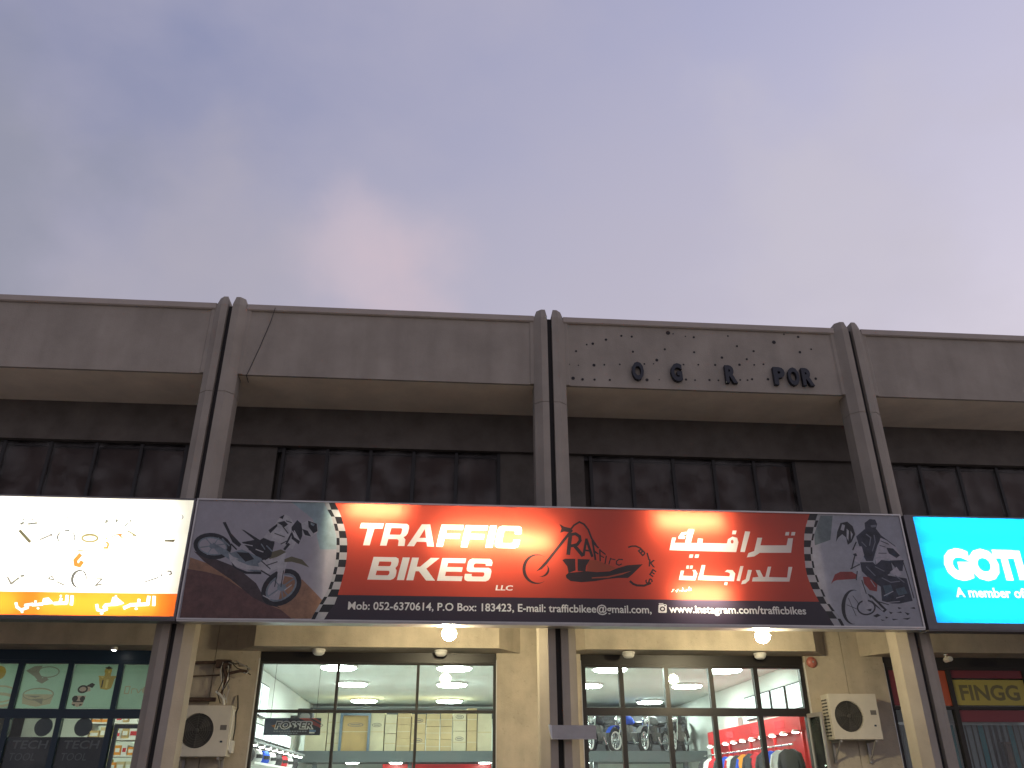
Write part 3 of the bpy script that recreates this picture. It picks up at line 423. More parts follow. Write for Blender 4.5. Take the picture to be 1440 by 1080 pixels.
ART['ar']=[('white',[[[(3.921,5.439),(4.009,5.441),(3.935,5.19),(3.395,5.18),(3.289,5.116),(3.16,5.099),(3.199,5.172),(3.302,5.209),(3.389,5.438),(3.472,5.439),(3.423,5.308),(3.876,5.317)]],[[(3.899,5.547),(3.962,5.548),(3.941,5.488),(3.877,5.487)]],[[(4.002,5.549),(4.068,5.55),(4.046,5.49),(3.981,5.489)]],[[(3.191,5.546),(3.279,5.54),(3.137,5.187),(3.059,5.189)]],[[(1.896,5.32),(2.85,5.33),(2.878,5.402),(2.958,5.447),(3.038,5.429),(3.052,5.353),(2.991,5.184),(1.855,5.195)],[(2.969,5.361),(2.958,5.338),(2.939,5.328),(2.922,5.337),(2.918,5.36),(2.928,5.384),(2.948,5.394),(2.964,5.384)]],[[(2.363,5.407),(2.449,5.399),(2.423,5.302),(2.338,5.3)]],[[(2.214,5.56),(2.31,5.553),(2.225,5.298),(2.125,5.296)]],[[(1.923,5.408),(1.989,5.409),(1.948,5.302),(1.888,5.301)]],[[(2.029,5.42),(2.091,5.499),(2.179,5.511),(2.166,5.471),(2.106,5.456),(2.152,5.432),(2.129,5.393),(2.032,5.391)]],[[(2.976,5.553),(3.045,5.554),(3.022,5.489),(2.956,5.488)]],[[(2.193,5.131),(2.256,5.132),(2.237,5.074),(2.173,5.073)]],[[(2.289,5.132),(2.355,5.134),(2.333,5.076),(2.27,5.075)]],[[(3.851,4.951),(3.918,4.952),(3.828,4.706),(3.192,4.699),(3.217,4.765),(3.314,4.776),(3.282,4.888),(3.353,4.889),(3.395,4.777),(3.8,4.774)]],[[(3.498,4.949),(3.556,4.95),(3.486,4.764),(3.422,4.763)]],[[(3.151,4.89),(3.218,4.887),(3.149,4.717),(3.076,4.66),(3.004,4.65),(3.03,4.706),(3.092,4.735)]],[[(3.03,4.95),(3.084,4.951),(2.99,4.702),(2.935,4.708)]],[[(2.752,4.851),(2.794,4.884),(2.89,4.882),(2.929,4.826),(2.89,4.698),(2.288,4.711),(2.378,4.958),(2.439,4.955),(2.381,4.783),(2.823,4.776),(2.84,4.821),(2.809,4.843)]],[[(2.735,4.683),(2.782,4.68),(2.765,4.631),(2.716,4.636)]],[[(2.018,4.858),(2.072,4.858),(2.042,4.774),(2.218,4.768),(2.23,4.829),(2.21,4.87),(2.262,4.875),(2.29,4.815),(2.242,4.703),(1.969,4.706)]],[[(2.122,4.944),(2.166,4.945),(2.151,4.892),(2.107,4.891)]],[[(2.185,4.945),(2.231,4.946),(2.214,4.893),(2.168,4.892)]],[[(2.147,4.576),(2.143,4.541),(2.158,4.541),(2.162,4.576)]],[[(2.155,4.553),(2.114,4.545),(2.115,4.531),(2.156,4.538)]],[[(2.126,4.537),(2.124,4.566),(2.109,4.563),(2.111,4.534)]],[[(2.11,4.564),(2.107,4.535),(2.122,4.535),(2.125,4.565)]],[[(2.12,4.546),(2.085,4.55),(2.082,4.535),(2.117,4.531)]],[[(2.085,4.55),(2.063,4.53),(2.072,4.519),(2.095,4.54)]],[[(2.077,4.533),(2.048,4.542),(2.042,4.528),(2.071,4.519)]],[[(2.141,4.587),(2.134,4.577),(2.123,4.577),(2.118,4.587),(2.125,4.596),(2.136,4.596)]],[[(2.014,4.565),(2.011,4.53),(2.026,4.53),(2.029,4.565)]],[[(2.021,4.542),(1.99,4.534),(1.993,4.52),(2.023,4.528)]],[[(2.027,4.578),(2.022,4.571),(2.015,4.571),(2.012,4.578),(2.016,4.584),(2.023,4.584)]],[[(2.048,4.531),(2.044,4.524),(2.036,4.524),(2.033,4.53),(2.038,4.537),(2.045,4.537)]],[[(1.977,4.529),(1.972,4.523),(1.965,4.523),(1.962,4.529),(1.966,4.536),(1.974,4.536)]],[[(1.905,4.528),(1.901,4.522),(1.893,4.522),(1.89,4.528),(1.895,4.535),(1.902,4.535)]],[[(1.954,4.559),(1.923,4.554),(1.924,4.539),(1.955,4.545)]],[[(1.92,4.549),(1.923,4.524),(1.938,4.527),(1.935,4.552)]],[[(1.928,4.537),(1.901,4.513),(1.911,4.503),(1.937,4.526)]],[[(1.879,4.558),(1.848,4.552),(1.849,4.538),(1.88,4.543)]],[[(1.845,4.548),(1.847,4.523),(1.862,4.526),(1.86,4.551)]],[[(1.853,4.536),(1.823,4.512),(1.831,4.501),(1.862,4.525)]]])]
ART['icon']=[('white',[[[(1.596,4.292),(1.611,4.307),(1.72,4.308),(1.73,4.294),(1.721,4.186),(1.709,4.175),(1.594,4.174),(1.582,4.185)]],[[(1.603,4.325),(1.677,4.326),(1.676,4.315),(1.602,4.314)]]]),('strip',[[[(1.701,4.236),(1.695,4.219),(1.682,4.205),(1.663,4.197),(1.643,4.197),(1.626,4.204),(1.615,4.218),(1.612,4.235),(1.618,4.252),(1.631,4.266),(1.65,4.274),(1.67,4.274),(1.687,4.267),(1.698,4.253)]],[[(1.69,4.297),(1.716,4.297),(1.714,4.279),(1.688,4.279)]]]),('white',[[[(1.681,4.236),(1.675,4.223),(1.662,4.215),(1.647,4.215),(1.636,4.223),(1.632,4.235),(1.638,4.248),(1.651,4.256),(1.666,4.256),(1.677,4.248)]]])]
ART['W']=[('d1',[[[(-8.529,5.305),(-8.493,5.328),(-8.285,5.145),(-8.314,5.111)]],[[(-6.284,5.207),(-6.115,5.215),(-6.135,5.174),(-6.274,5.176)]]]),('d2',[[[(-8.162,5.165),(-8.027,5.237),(-8.036,5.251),(-8.171,5.179)]],[[(-7.997,5.252),(-8.0,5.241),(-8.012,5.236),(-8.027,5.241),(-8.035,5.251),(-8.032,5.262),(-8.02,5.267),(-8.005,5.263)]],[[(-7.801,5.108),(-7.816,5.112),(-7.829,5.118),(-7.843,5.124),(-7.855,5.131),(-7.867,5.14),(-7.878,5.149),(-7.888,5.158),(-7.897,5.169),(-7.905,5.179),(-7.911,5.191),(-7.916,5.202),(-7.919,5.214),(-7.921,5.225),(-7.922,5.237),(-7.921,5.248),(-7.918,5.259),(-7.915,5.27),(-7.909,5.28),(-7.903,5.29),(-7.895,5.298),(-7.885,5.306),(-7.875,5.313),(-7.864,5.319),(-7.852,5.324),(-7.85,5.322),(-7.862,5.316),(-7.871,5.308),(-7.879,5.3),(-7.886,5.29),(-7.891,5.281),(-7.895,5.271),(-7.898,5.262),(-7.9,5.252),(-7.901,5.243),(-7.901,5.233),(-7.9,5.224),(-7.899,5.214),(-7.896,5.205),(-7.892,5.195),(-7.888,5.186),(-7.882,5.177),(-7.876,5.167),(-7.868,5.158),(-7.86,5.149),(-7.85,5.14),(-7.84,5.131),(-7.828,5.123),(-7.815,5.115),(-7.801,5.11)]],[[(-7.755,5.322),(-7.741,5.318),(-7.728,5.312),(-7.714,5.306),(-7.702,5.299),(-7.691,5.291),(-7.68,5.282),(-7.67,5.273),(-7.662,5.263),(-7.655,5.253),(-7.649,5.242),(-7.644,5.231),(-7.641,5.219),(-7.639,5.208),(-7.638,5.197),(-7.639,5.186),(-7.642,5.176),(-7.646,5.165),(-7.651,5.156),(-7.658,5.147),(-7.665,5.138),(-7.674,5.131),(-7.684,5.124),(-7.695,5.119),(-7.707,5.114),(-7.708,5.116),(-7.697,5.121),(-7.688,5.129),(-7.681,5.138),(-7.674,5.146),(-7.669,5.155),(-7.665,5.164),(-7.662,5.174),(-7.66,5.183),(-7.659,5.192),(-7.659,5.201),(-7.66,5.21),(-7.661,5.219),(-7.664,5.228),(-7.667,5.237),(-7.672,5.246),(-7.677,5.255),(-7.683,5.264),(-7.69,5.273),(-7.698,5.282),(-7.707,5.291),(-7.718,5.299),(-7.729,5.307),(-7.742,5.315),(-7.755,5.32)]],[[(-7.825,5.309),(-7.753,5.315),(-7.759,5.338),(-7.832,5.331)]],[[(-7.388,4.44),(-7.407,4.435),(-7.428,4.434),(-7.449,4.437),(-7.47,4.444),(-7.49,4.455),(-7.509,4.47),(-7.526,4.488),(-7.54,4.508),(-7.552,4.53),(-7.56,4.554),(-7.565,4.578),(-7.566,4.602),(-7.564,4.625),(-7.557,4.646),(-7.548,4.666),(-7.535,4.682),(-7.519,4.695),(-7.502,4.705),(-7.482,4.71),(-7.461,4.711),(-7.44,4.708),(-7.419,4.701),(-7.399,4.689),(-7.38,4.674),(-7.382,4.671),(-7.401,4.684),(-7.421,4.689),(-7.441,4.69),(-7.458,4.688),(-7.473,4.681),(-7.486,4.673),(-7.497,4.662),(-7.505,4.649),(-7.511,4.636),(-7.516,4.621),(-7.519,4.606),(-7.52,4.59),(-7.52,4.574),(-7.518,4.558),(-7.514,4.542),(-7.509,4.525),(-7.502,4.509),(-7.492,4.493),(-7.48,4.479),(-7.465,4.465),(-7.448,4.454),(-7.43,4.446),(-7.409,4.441),(-7.39,4.444)]],[[(-7.483,4.711),(-7.471,4.713),(-7.459,4.714),(-7.447,4.713),(-7.435,4.711),(-7.422,4.707),(-7.41,4.701),(-7.398,4.695),(-7.387,4.687),(-7.376,4.678),(-7.366,4.667),(-7.357,4.656),(-7.349,4.644),(-7.342,4.631),(-7.336,4.618),(-7.331,4.604),(-7.327,4.591),(-7.325,4.577),(-7.324,4.563),(-7.325,4.55),(-7.327,4.537),(-7.33,4.524),(-7.334,4.513),(-7.34,4.502),(-7.347,4.492),(-7.349,4.494),(-7.343,4.504),(-7.34,4.517),(-7.339,4.529),(-7.339,4.542),(-7.34,4.554),(-7.342,4.567),(-7.345,4.579),(-7.349,4.59),(-7.353,4.602),(-7.358,4.612),(-7.363,4.623),(-7.369,4.633),(-7.375,4.643),(-7.382,4.652),(-7.389,4.661),(-7.397,4.67),(-7.405,4.678),(-7.415,4.685),(-7.424,4.692),(-7.435,4.698),(-7.446,4.703),(-7.458,4.707),(-7.47,4.71),(-7.482,4.709)]],[[(-6.468,4.522),(-6.255,4.604),(-6.266,4.624),(-6.479,4.542)]],[[(-6.212,4.649),(-6.214,4.637),(-6.225,4.632),(-6.238,4.637),(-6.245,4.649),(-6.242,4.661),(-6.231,4.666),(-6.219,4.661)]],[[(-6.147,4.704),(-6.09,4.7),(-6.091,4.718),(-6.149,4.722)]],[[(-6.105,4.711),(-6.084,4.666),(-6.068,4.671),(-6.089,4.717)]],[[(-6.08,4.683),(-6.116,4.664),(-6.105,4.647),(-6.069,4.667)]]]),('d3',[[[(-8.51,5.465),(-8.523,5.485),(-8.533,5.507),(-8.54,5.529),(-8.544,5.552),(-8.545,5.574),(-8.543,5.595),(-8.538,5.614),(-8.53,5.63),(-8.519,5.644),(-8.505,5.654),(-8.49,5.66),(-8.473,5.662),(-8.455,5.661),(-8.437,5.655),(-8.418,5.646),(-8.401,5.633),(-8.384,5.617),(-8.37,5.599),(-8.357,5.578),(-8.347,5.556),(-8.34,5.534),(-8.336,5.511),(-8.335,5.489),(-8.337,5.468),(-8.339,5.469),(-8.337,5.49),(-8.34,5.512),(-8.346,5.534),(-8.354,5.555),(-8.365,5.575),(-8.377,5.593),(-8.391,5.609),(-8.406,5.622),(-8.422,5.633),(-8.438,5.641),(-8.454,5.645),(-8.469,5.646),(-8.483,5.645),(-8.497,5.639),(-8.509,5.631),(-8.519,5.62),(-8.527,5.606),(-8.533,5.589),(-8.536,5.571),(-8.537,5.551),(-8.535,5.529),(-8.529,5.507),(-8.521,5.486),(-8.509,5.465)]],[[(-8.511,5.398),(-8.463,5.429),(-8.485,5.46),(-8.533,5.428)]],[[(-8.403,5.406),(-8.27,5.426),(-8.279,5.452),(-8.412,5.432)]],[[(-8.479,5.486),(-8.482,5.471),(-8.495,5.468),(-8.508,5.477),(-8.512,5.493),(-8.504,5.503),(-8.489,5.499)]],[[(-8.348,5.488),(-8.349,5.473),(-8.361,5.468),(-8.373,5.479),(-8.378,5.497),(-8.37,5.508),(-8.357,5.504)]],[[(-7.827,5.538),(-7.829,5.523),(-7.839,5.523),(-7.848,5.538),(-7.847,5.554),(-7.836,5.554)]],[[(-7.2,5.491),(-7.204,5.466),(-7.222,5.46),(-7.241,5.477),(-7.247,5.504),(-7.235,5.521),(-7.214,5.516)]],[[(-7.059,5.506),(-7.061,5.484),(-7.076,5.479),(-7.092,5.493),(-7.097,5.517),(-7.087,5.532),(-7.07,5.527)]],[[(-6.845,5.504),(-6.849,5.488),(-6.864,5.483),(-6.88,5.494),(-6.883,5.512),(-6.872,5.523),(-6.855,5.519)]],[[(-6.751,5.604),(-6.753,5.588),(-6.763,5.583),(-6.774,5.594),(-6.777,5.612),(-6.771,5.623),(-6.759,5.62)]],[[(-6.707,5.662),(-6.71,5.652),(-6.721,5.652),(-6.728,5.662),(-6.725,5.672),(-6.714,5.672)]],[[(-7.237,5.454),(-7.205,5.498),(-7.227,5.516),(-7.258,5.472)]],[[(-7.11,5.439),(-7.059,5.478),(-7.069,5.491),(-7.12,5.452)]],[[(-7.061,5.476),(-7.032,5.563),(-7.046,5.57),(-7.075,5.483)]],[[(-6.93,5.403),(-6.883,5.465),(-6.898,5.479),(-6.946,5.417)]],[[(-6.191,5.489),(-6.2,5.484),(-6.21,5.482),(-6.221,5.481),(-6.232,5.483),(-6.243,5.486),(-6.253,5.492),(-6.263,5.499),(-6.27,5.507),(-6.277,5.517),(-6.281,5.527),(-6.283,5.538),(-6.283,5.548),(-6.281,5.559),(-6.277,5.568),(-6.271,5.576),(-6.263,5.582),(-6.254,5.587),(-6.244,5.59),(-6.233,5.59),(-6.222,5.589),(-6.211,5.585),(-6.201,5.58),(-6.192,5.573),(-6.184,5.564),(-6.185,5.563),(-6.193,5.571),(-6.202,5.577),(-6.212,5.58),(-6.223,5.582),(-6.232,5.582),(-6.241,5.58),(-6.249,5.577),(-6.256,5.572),(-6.262,5.567),(-6.266,5.56),(-6.269,5.553),(-6.27,5.545),(-6.27,5.537),(-6.269,5.529),(-6.266,5.521),(-6.262,5.513),(-6.256,5.506),(-6.249,5.499),(-6.241,5.494),(-6.232,5.489),(-6.222,5.486),(-6.211,5.485),(-6.201,5.486),(-6.192,5.49)]],[[(-6.1,5.626),(-6.095,5.625),(-6.09,5.624),(-6.085,5.623),(-6.08,5.62),(-6.075,5.618),(-6.071,5.614),(-6.067,5.61),(-6.063,5.606),(-6.06,5.601),(-6.058,5.596),(-6.056,5.591),(-6.055,5.585),(-6.054,5.58),(-6.054,5.575),(-6.055,5.569),(-6.056,5.565),(-6.058,5.56),(-6.061,5.556),(-6.064,5.552),(-6.068,5.549),(-6.072,5.547),(-6.076,5.545),(-6.081,5.544),(-6.086,5.543),(-6.086,5.545),(-6.082,5.545),(-6.078,5.548),(-6.075,5.552),(-6.072,5.555),(-6.07,5.559),(-6.069,5.563),(-6.068,5.566),(-6.067,5.57),(-6.067,5.574),(-6.067,5.578),(-6.067,5.581),(-6.068,5.585),(-6.068,5.589),(-6.069,5.592),(-6.07,5.596),(-6.072,5.6),(-6.074,5.603),(-6.076,5.607),(-6.079,5.611),(-6.082,5.614),(-6.086,5.618),(-6.09,5.621),(-6.095,5.624),(-6.1,5.624)]],[[(-8.512,4.58),(-8.425,4.466),(-8.402,4.481),(-8.489,4.595)]],[[(-8.411,4.463),(-8.314,4.565),(-8.339,4.59),(-8.436,4.488)]],[[(-8.308,4.581),(-8.25,4.594),(-8.265,4.629),(-8.324,4.616)]],[[(-7.888,4.557),(-7.841,4.607),(-7.858,4.624),(-7.905,4.574)]],[[(-7.864,4.612),(-7.812,4.539),(-7.796,4.549),(-7.848,4.622)]],[[(-7.802,4.559),(-7.894,4.576),(-7.893,4.555),(-7.801,4.537)]],[[(-7.769,4.515),(-7.644,4.464),(-7.639,4.487),(-7.764,4.538)]],[[(-7.182,4.563),(-7.088,4.565),(-7.093,4.59),(-7.187,4.589)]],[[(-7.104,4.591),(-7.191,4.479),(-7.17,4.461),(-7.083,4.573)]],[[(-7.178,4.461),(-7.079,4.486),(-7.089,4.51),(-7.188,4.485)]]]),('tan',[[[(-7.287,5.213),(-7.287,5.194),(-7.297,5.175),(-7.315,5.159),(-7.34,5.147),(-7.37,5.139),(-7.404,5.136),(-7.439,5.137),(-7.473,5.144),(-7.503,5.156),(-7.528,5.171),(-7.545,5.189),(-7.554,5.208),(-7.554,5.227),(-7.545,5.246),(-7.527,5.262),(-7.502,5.274),(-7.471,5.283),(-7.437,5.286),(-7.402,5.284),(-7.368,5.277),(-7.338,5.266),(-7.313,5.251),(-7.296,5.233)],[(-7.322,5.213),(-7.324,5.203),(-7.332,5.193),(-7.345,5.185),(-7.365,5.179),(-7.387,5.175),(-7.412,5.173),(-7.438,5.174),(-7.463,5.177),(-7.484,5.183),(-7.501,5.19),(-7.513,5.199),(-7.519,5.209),(-7.518,5.218),(-7.51,5.228),(-7.496,5.236),(-7.477,5.242),(-7.454,5.246),(-7.429,5.248),(-7.403,5.247),(-7.379,5.244),(-7.357,5.239),(-7.34,5.231),(-7.328,5.222)]]]),('orange',[[[(-7.175,5.151),(-7.124,5.1),(-7.101,5.124),(-7.153,5.175)]],[[(-7.137,5.134),(-7.146,5.059),(-7.11,5.047),(-7.101,5.122)]],[[(-7.122,5.08),(-7.187,5.079),(-7.179,5.042),(-7.114,5.043)]],[[(-7.153,5.207),(-7.158,5.197),(-7.173,5.194),(-7.188,5.201),(-7.19,5.212),(-7.179,5.22),(-7.162,5.217)]],[[(-7.108,5.222),(-7.007,5.276),(-7.016,5.29),(-7.117,5.235)]],[[(-7.033,5.29),(-6.944,5.296),(-6.95,5.256),(-6.804,5.125),(-6.963,5.238)]],[[(-7.528,4.977),(-7.595,4.865),(-7.541,4.825),(-7.474,4.937)]],[[(-7.594,4.869),(-7.564,4.774),(-7.506,4.781),(-7.537,4.876)]],[[(-7.556,4.766),(-7.466,4.745),(-7.465,4.805),(-7.554,4.826)]],[[(-7.458,4.749),(-7.424,4.829),(-7.481,4.863),(-7.515,4.783)]]]),('tan',[[[(-6.876,5.331),(-6.724,5.252),(-6.717,5.272),(-6.869,5.351)]],[[(-6.721,5.275),(-6.786,5.285),(-6.785,5.262),(-6.72,5.253)]],[[(-7.556,5.0),(-7.474,5.007),(-7.48,5.029),(-7.562,5.022)]]])]
ART['wband']=[4.362,4.367]
ART['txt']={'T_tl':(-3.24,5.533),'T_bl':(-3.174,5.178),'C_tr':(-0.572,5.564),'C_br':(-0.626,5.18),'B_tl':(-2.991,4.996),'B_bl':(-3.02,4.623),'S_tr':(-1.075,4.996),'S_br':(-1.129,4.642),'LLC_l':(-1.026,4.499),'LLC_r':(-0.753,4.576),'mob_l':(-3.325,4.163),'mob_top':(-3.337,4.294),'comma':(1.492,4.158),'www_l':(1.76,4.184),'www_r':(4.05,4.168),'stripL':(-3.498,4.379),'stripR':(4.376,4.389),'ar_l':(-8.259,4.12),'ar_l2':(-7.475,4.344),'ar_r':(-7.088,4.104),'ar_r2':(-6.252,4.329),'goti_l':(6.567,4.82),'goti_t':(6.863,5.286),'mem_l':(6.657,4.49),'mem_t':(6.766,4.668),'goti_r':(7.948,4.842),'mem_r':(7.696,4.505)}
ART['war']=[('white',[[[(-6.299,4.329),(-6.278,4.178),(-6.229,4.177),(-6.249,4.327)]],[[(-6.378,4.33),(-6.372,4.194),(-6.322,4.188),(-6.328,4.323)]],[[(-6.341,4.229),(-6.615,4.214),(-6.603,4.164),(-6.33,4.179)]],[[(-6.601,4.217),(-6.708,4.16),(-6.678,4.115),(-6.572,4.173)]],[[(-6.509,4.284),(-6.507,4.195),(-6.466,4.188),(-6.467,4.277)]],[[(-6.797,4.22),(-6.979,4.205),(-6.967,4.162),(-6.786,4.176)]],[[(-6.976,4.207),(-7.006,4.159),(-6.968,4.131),(-6.938,4.179)]],[[(-7.001,4.142),(-6.934,4.099),(-6.916,4.134),(-6.983,4.177)]],[[(-6.939,4.147),(-7.019,4.106),(-6.993,4.067),(-6.913,4.108)]],[[(-6.985,4.109),(-7.075,4.133),(-7.078,4.091),(-6.988,4.068)]],[[(-7.041,4.102),(-7.078,4.197),(-7.118,4.19),(-7.082,4.095)]],[[(-7.507,4.32),(-7.488,4.174),(-7.441,4.17),(-7.46,4.316)]],[[(-7.581,4.326),(-7.566,4.194),(-7.519,4.19),(-7.534,4.321)]],[[(-7.538,4.228),(-7.731,4.218),(-7.718,4.171),(-7.526,4.181)]],[[(-7.655,4.285),(-7.663,4.203),(-7.621,4.19),(-7.614,4.272)]],[[(-7.887,4.206),(-8.046,4.192),(-8.032,4.147),(-7.873,4.161)]],[[(-8.016,4.241),(-8.011,4.175),(-7.974,4.169),(-7.979,4.235)]],[[(-8.029,4.204),(-8.151,4.185),(-8.135,4.142),(-8.013,4.161)]],[[(-8.153,4.157),(-8.09,4.106),(-8.068,4.136),(-8.131,4.188)]],[[(-8.091,4.152),(-8.196,4.111),(-8.173,4.071),(-8.067,4.112)]],[[(-8.158,4.106),(-8.249,4.161),(-8.263,4.125),(-8.173,4.071)]],[[(-8.222,4.131),(-8.258,4.207),(-8.296,4.197),(-8.26,4.121)]],[[(-6.886,4.306),(-6.807,4.291),(-6.696,4.209),(-6.798,4.177),(-6.896,4.206)]],[[(-6.479,4.133),(-6.484,4.12),(-6.5,4.114),(-6.518,4.119),(-6.528,4.132),(-6.524,4.146),(-6.507,4.151),(-6.489,4.146)]],[[(-6.967,4.057),(-6.973,4.044),(-6.992,4.038),(-7.013,4.043),(-7.024,4.056),(-7.018,4.069),(-7.0,4.075),(-6.979,4.07)]],[[(-6.824,4.316),(-6.827,4.304),(-6.837,4.299),(-6.85,4.303),(-6.857,4.315),(-6.855,4.327),(-6.844,4.332),(-6.832,4.327)]],[[(-7.898,4.271),(-7.82,4.281),(-7.718,4.191),(-7.898,4.172)]],[[(-7.631,4.31),(-7.634,4.299),(-7.645,4.294),(-7.659,4.298),(-7.667,4.31),(-7.665,4.322),(-7.653,4.327),(-7.639,4.322)]],[[(-7.916,4.121),(-7.919,4.109),(-7.932,4.104),(-7.947,4.109),(-7.956,4.12),(-7.953,4.132),(-7.94,4.137),(-7.925,4.132)]],[[(-8.127,4.063),(-8.131,4.051),(-8.147,4.046),(-8.165,4.051),(-8.175,4.062),(-8.171,4.074),(-8.155,4.079),(-8.137,4.074)]]])]
# ------------------------------------------------------------------ ground
struct(MB().poly([(-400, -400, 0), (400, -400, 0), (400, 400, 0), (-400, 400, 0)]).build('ground', 'bounce_paving'))
struct(MB().box(-40, 40, -1.8, 2.9, .004, .15).build('pavement', 'paver'))
struct(MB().box(-40, 40, -1.96, -1.8, .004, .155).build('kerb', 'kerb_paint'))

# ------------------------------------------------------------------ the building
bld = thing('shop_building', 'two-storey beige concrete shop row with paired-fin columns and deep parapet', 'building', (0, 0, 0))
BAYS = [(-12, -6), (-6, 0), (0, 6), (6, 12)]
parapets = []
for c0, c1 in BAYS:
    a, b = c0+.285, c1-.285
    mb = MB(); mb.box(a, b, .155, .21, 8.41, 9.745)                       # recessed field
    mb.prism([(a, .125), (a+.07, .125), (a+.10, .157), (a, .157)], 8.412, 9.743)
    mb.prism([(b, .125), (b, .157), (b-.10, .157), (b-.07, .125)], 8.412, 9.743)
    p = mb.build('parapet_panel', 'concrete', bld); parapets.append(p)
    mb = MB()
    sec = [(.122, 9.747), (.10, 9.765), (.10, 9.865), (.115, 9.88), (.52, 9.88), (.52, 9.747)]
    mb.loft([[(a, y, z) for y, z in sec], [(b, y, z) for y, z in sec]]).build('coping', 'coping', p)
    MB().box(c0+.302, c1-.302, .212, 1.56, 8.412, 8.6).box(c1-.30, c1+.30, .424, 1.56, 8.412, 8.6).build('soffit', 'soffit', bld)
    MB().box(c0+.001, c1-.001, 1.562, 1.69, 7.62, 8.6).build('upper_wall', 'dark_tile', bld)
    MB().box(c0+.2, c1-.2, 1.562, 1.68, 4.9, 5.6).build('sill_wall', 'concrete', bld)
    # glazing band of the upper floor
    win = MB().box(c0+.85, c1-.85, 1.70, 1.73, 7.53, 7.618).box(c0+.85, c1-.85, 1.64, 1.73, 5.602, 5.68).build('upper_window', 'mullion_dark', bld)
    xs = np.linspace(c0+.98, c1-.85, 6)
    for k, x in enumerate(xs): MB().box(x-.03, x+.03, 1.655, 1.74, 5.682, 7.61).build('mullion', 'mullion_dark', win)
    xs2 = [c0+.85]+list(xs)
    for x0, x1 in zip(xs2, xs2[1:]):
        if x1-x0 < .2: continue
        MB().box(x0+.031, x1-.031, 1.68, 1.692, 5.682, 7.61).build('pane', 'glass_dark', win)
        MB().box(x0+.05, x1-.05, 1.77, 1.80, 5.6, 7.62).build('blind', 'dark_panel', win)
    MB().box(c0, c1, 1.9, 2.0, 4.9, 9.0).build('upper_back_wall', 'dark_tile', bld)
for c in (-6, 0, 6):
    MB().box(c-.848, c+.848, 1.67, 1.88, 4.9, 7.618).build('upper_pier', 'dark_tile', bld)
MB().box(-13, 13, .52, 20, 9.3, 9.5).build('roof_slab', 'concrete', bld)
MB().box(-13, 13, -.04, 3.1, 4.602, 4.88).build('floor_slab', 'concrete_low', bld)  # front edge carried out to the sign to block bulb light rising
MB().box(-13, 13, 15.0, 15.2, 0, 9.3).build('rear_wall', 'concrete', bld)
for x in (-13, 12.8): MB().box(x, x+.2, 1.9, 15.0, 0, 9.3).build('end_wall', 'concrete', bld)
# paired-fin columns
for c in (-6, 0, 6):
    core = MB().box(c-.044, c+.044, .09, .40, .15, 9.80).build('column', 'joint', bld)
    for s in (-1, 1):
        sec = [(.045, .0), (.165, .0), (.30, .125), (.30, .42), (.045, .42)]
        top = [(.075, .05), (.15, .05), (.235, .13), (.235, .40), (.075, .40)]
        low = [(.045, .006), (.162, .006), (.294, .128), (.294, .42), (.045, .42)]
        def S(q, z): 
            q = [(c+s*x, y, z) for x, y in q]
            return q if s > 0 else q[::-1]
        mb = MB()
        mb.loft([S(sec, .15), S(sec, 7.985)])
        mb.loft([S([(x*.985, y+.01) for x, y in sec], 7.985), S([(x*.985, y+.01) for x, y in sec], 8.0)], cap=False)
        mb.loft([S(sec, 8.0), S(sec, 9.80), S(top, 9.99)])
        mb.build('fin', 'concrete', core)
# piers, beams, lintels and shopfronts of the ground floor
for c in (-6, 0, 6):
    p = MB().box(c-.80, c-.006, 2.75, 3.1, .15, 4.598).box(c+.006, c+.80, 2.75, 3.1, .15, 4.598).build('pier', 'concrete_low', bld)
    MB().box(c-.006, c+.006, 2.79, 3.0, .15, 4.598).build('expansion_joint', 'joint', p)
    for s in (-1, 1):      # metal angle trim at the window reveal
        MB().box(c+s*.802-.006, c+s*.802+.006, 2.742, 2.80, .15, 3.86).build('corner_trim', 'plastic_white' if s > 0 and c < 0 or s < 0 and c > 0 else 'alu', p)
for k, (c0, c1) in enumerate(BAYS):
    MB().prism([(c0+.35, 2.749), (c0+.80, 2.15), (c1-.80, 2.15), (c1-.35, 2.749)], 3.98, 4.6).build('beam', 'concrete_low', bld)
    MB().box(c0+.81, c1-.81, 2.752, 3.1, 3.982, 4.598).build('beam_back', 'concrete_low', bld)
    MB().box(c0+.81, c1-.81, 2.80, 2.95, 3.80, 3.98).build('lintel', ['mullion_blue', 'mullion_brown', 'mullion_brown', 'mullion_dark'][k], bld)
def shopfront(c0, c1, mull, tz0, tz1, wd, frame, zb=.35, top=3.80, panes=True, gm='glass', lower=None):
    x0, x1 = c0+.81, c1-.81
    fr = MB().box(x0, x0+wd, 2.81, 2.91, .15, top).box(x1-wd, x1, 2.81, 2.91, .15, top).box(x0+wd, x1-wd, 2.81, 2.91, top-wd*.6, top-.001).box(x0+wd, x1-wd, 2.81, 2.91, .15, zb).build('shop_window', frame, bld)
    MB().box(x0+wd, x1-wd, 2.808, 2.912, tz0, tz1).build('transom', frame, fr)
    xs = [x0+wd/2]+list(mull)+[x1-wd/2]
    for x in mull:
        MB().box(x-wd/2, x+wd/2, 2.805, 2.915, tz1+.001, top-wd*.6-.001).build('mullion', frame, fr)
        MB().box(x-wd/2, x+wd/2, 2.805, 2.915, zb+.001, tz0-.001).build('mullion', frame, fr)
    if panes:
        for a, b in zip(xs, xs[1:]):
            MB().box(a+wd/2, b-wd/2, 2.856, 2.864, tz1, top-wd*.6).build('pane', gm, fr)
            MB().box(a+wd/2, b-wd/2, 2.856, 2.864, zb, tz0).build('pane', gm, fr)
    return fr, xs
shopfront(-6, 0, [-3.75, -2.27], 2.925, 2.975, .05, 'mullion_dark')
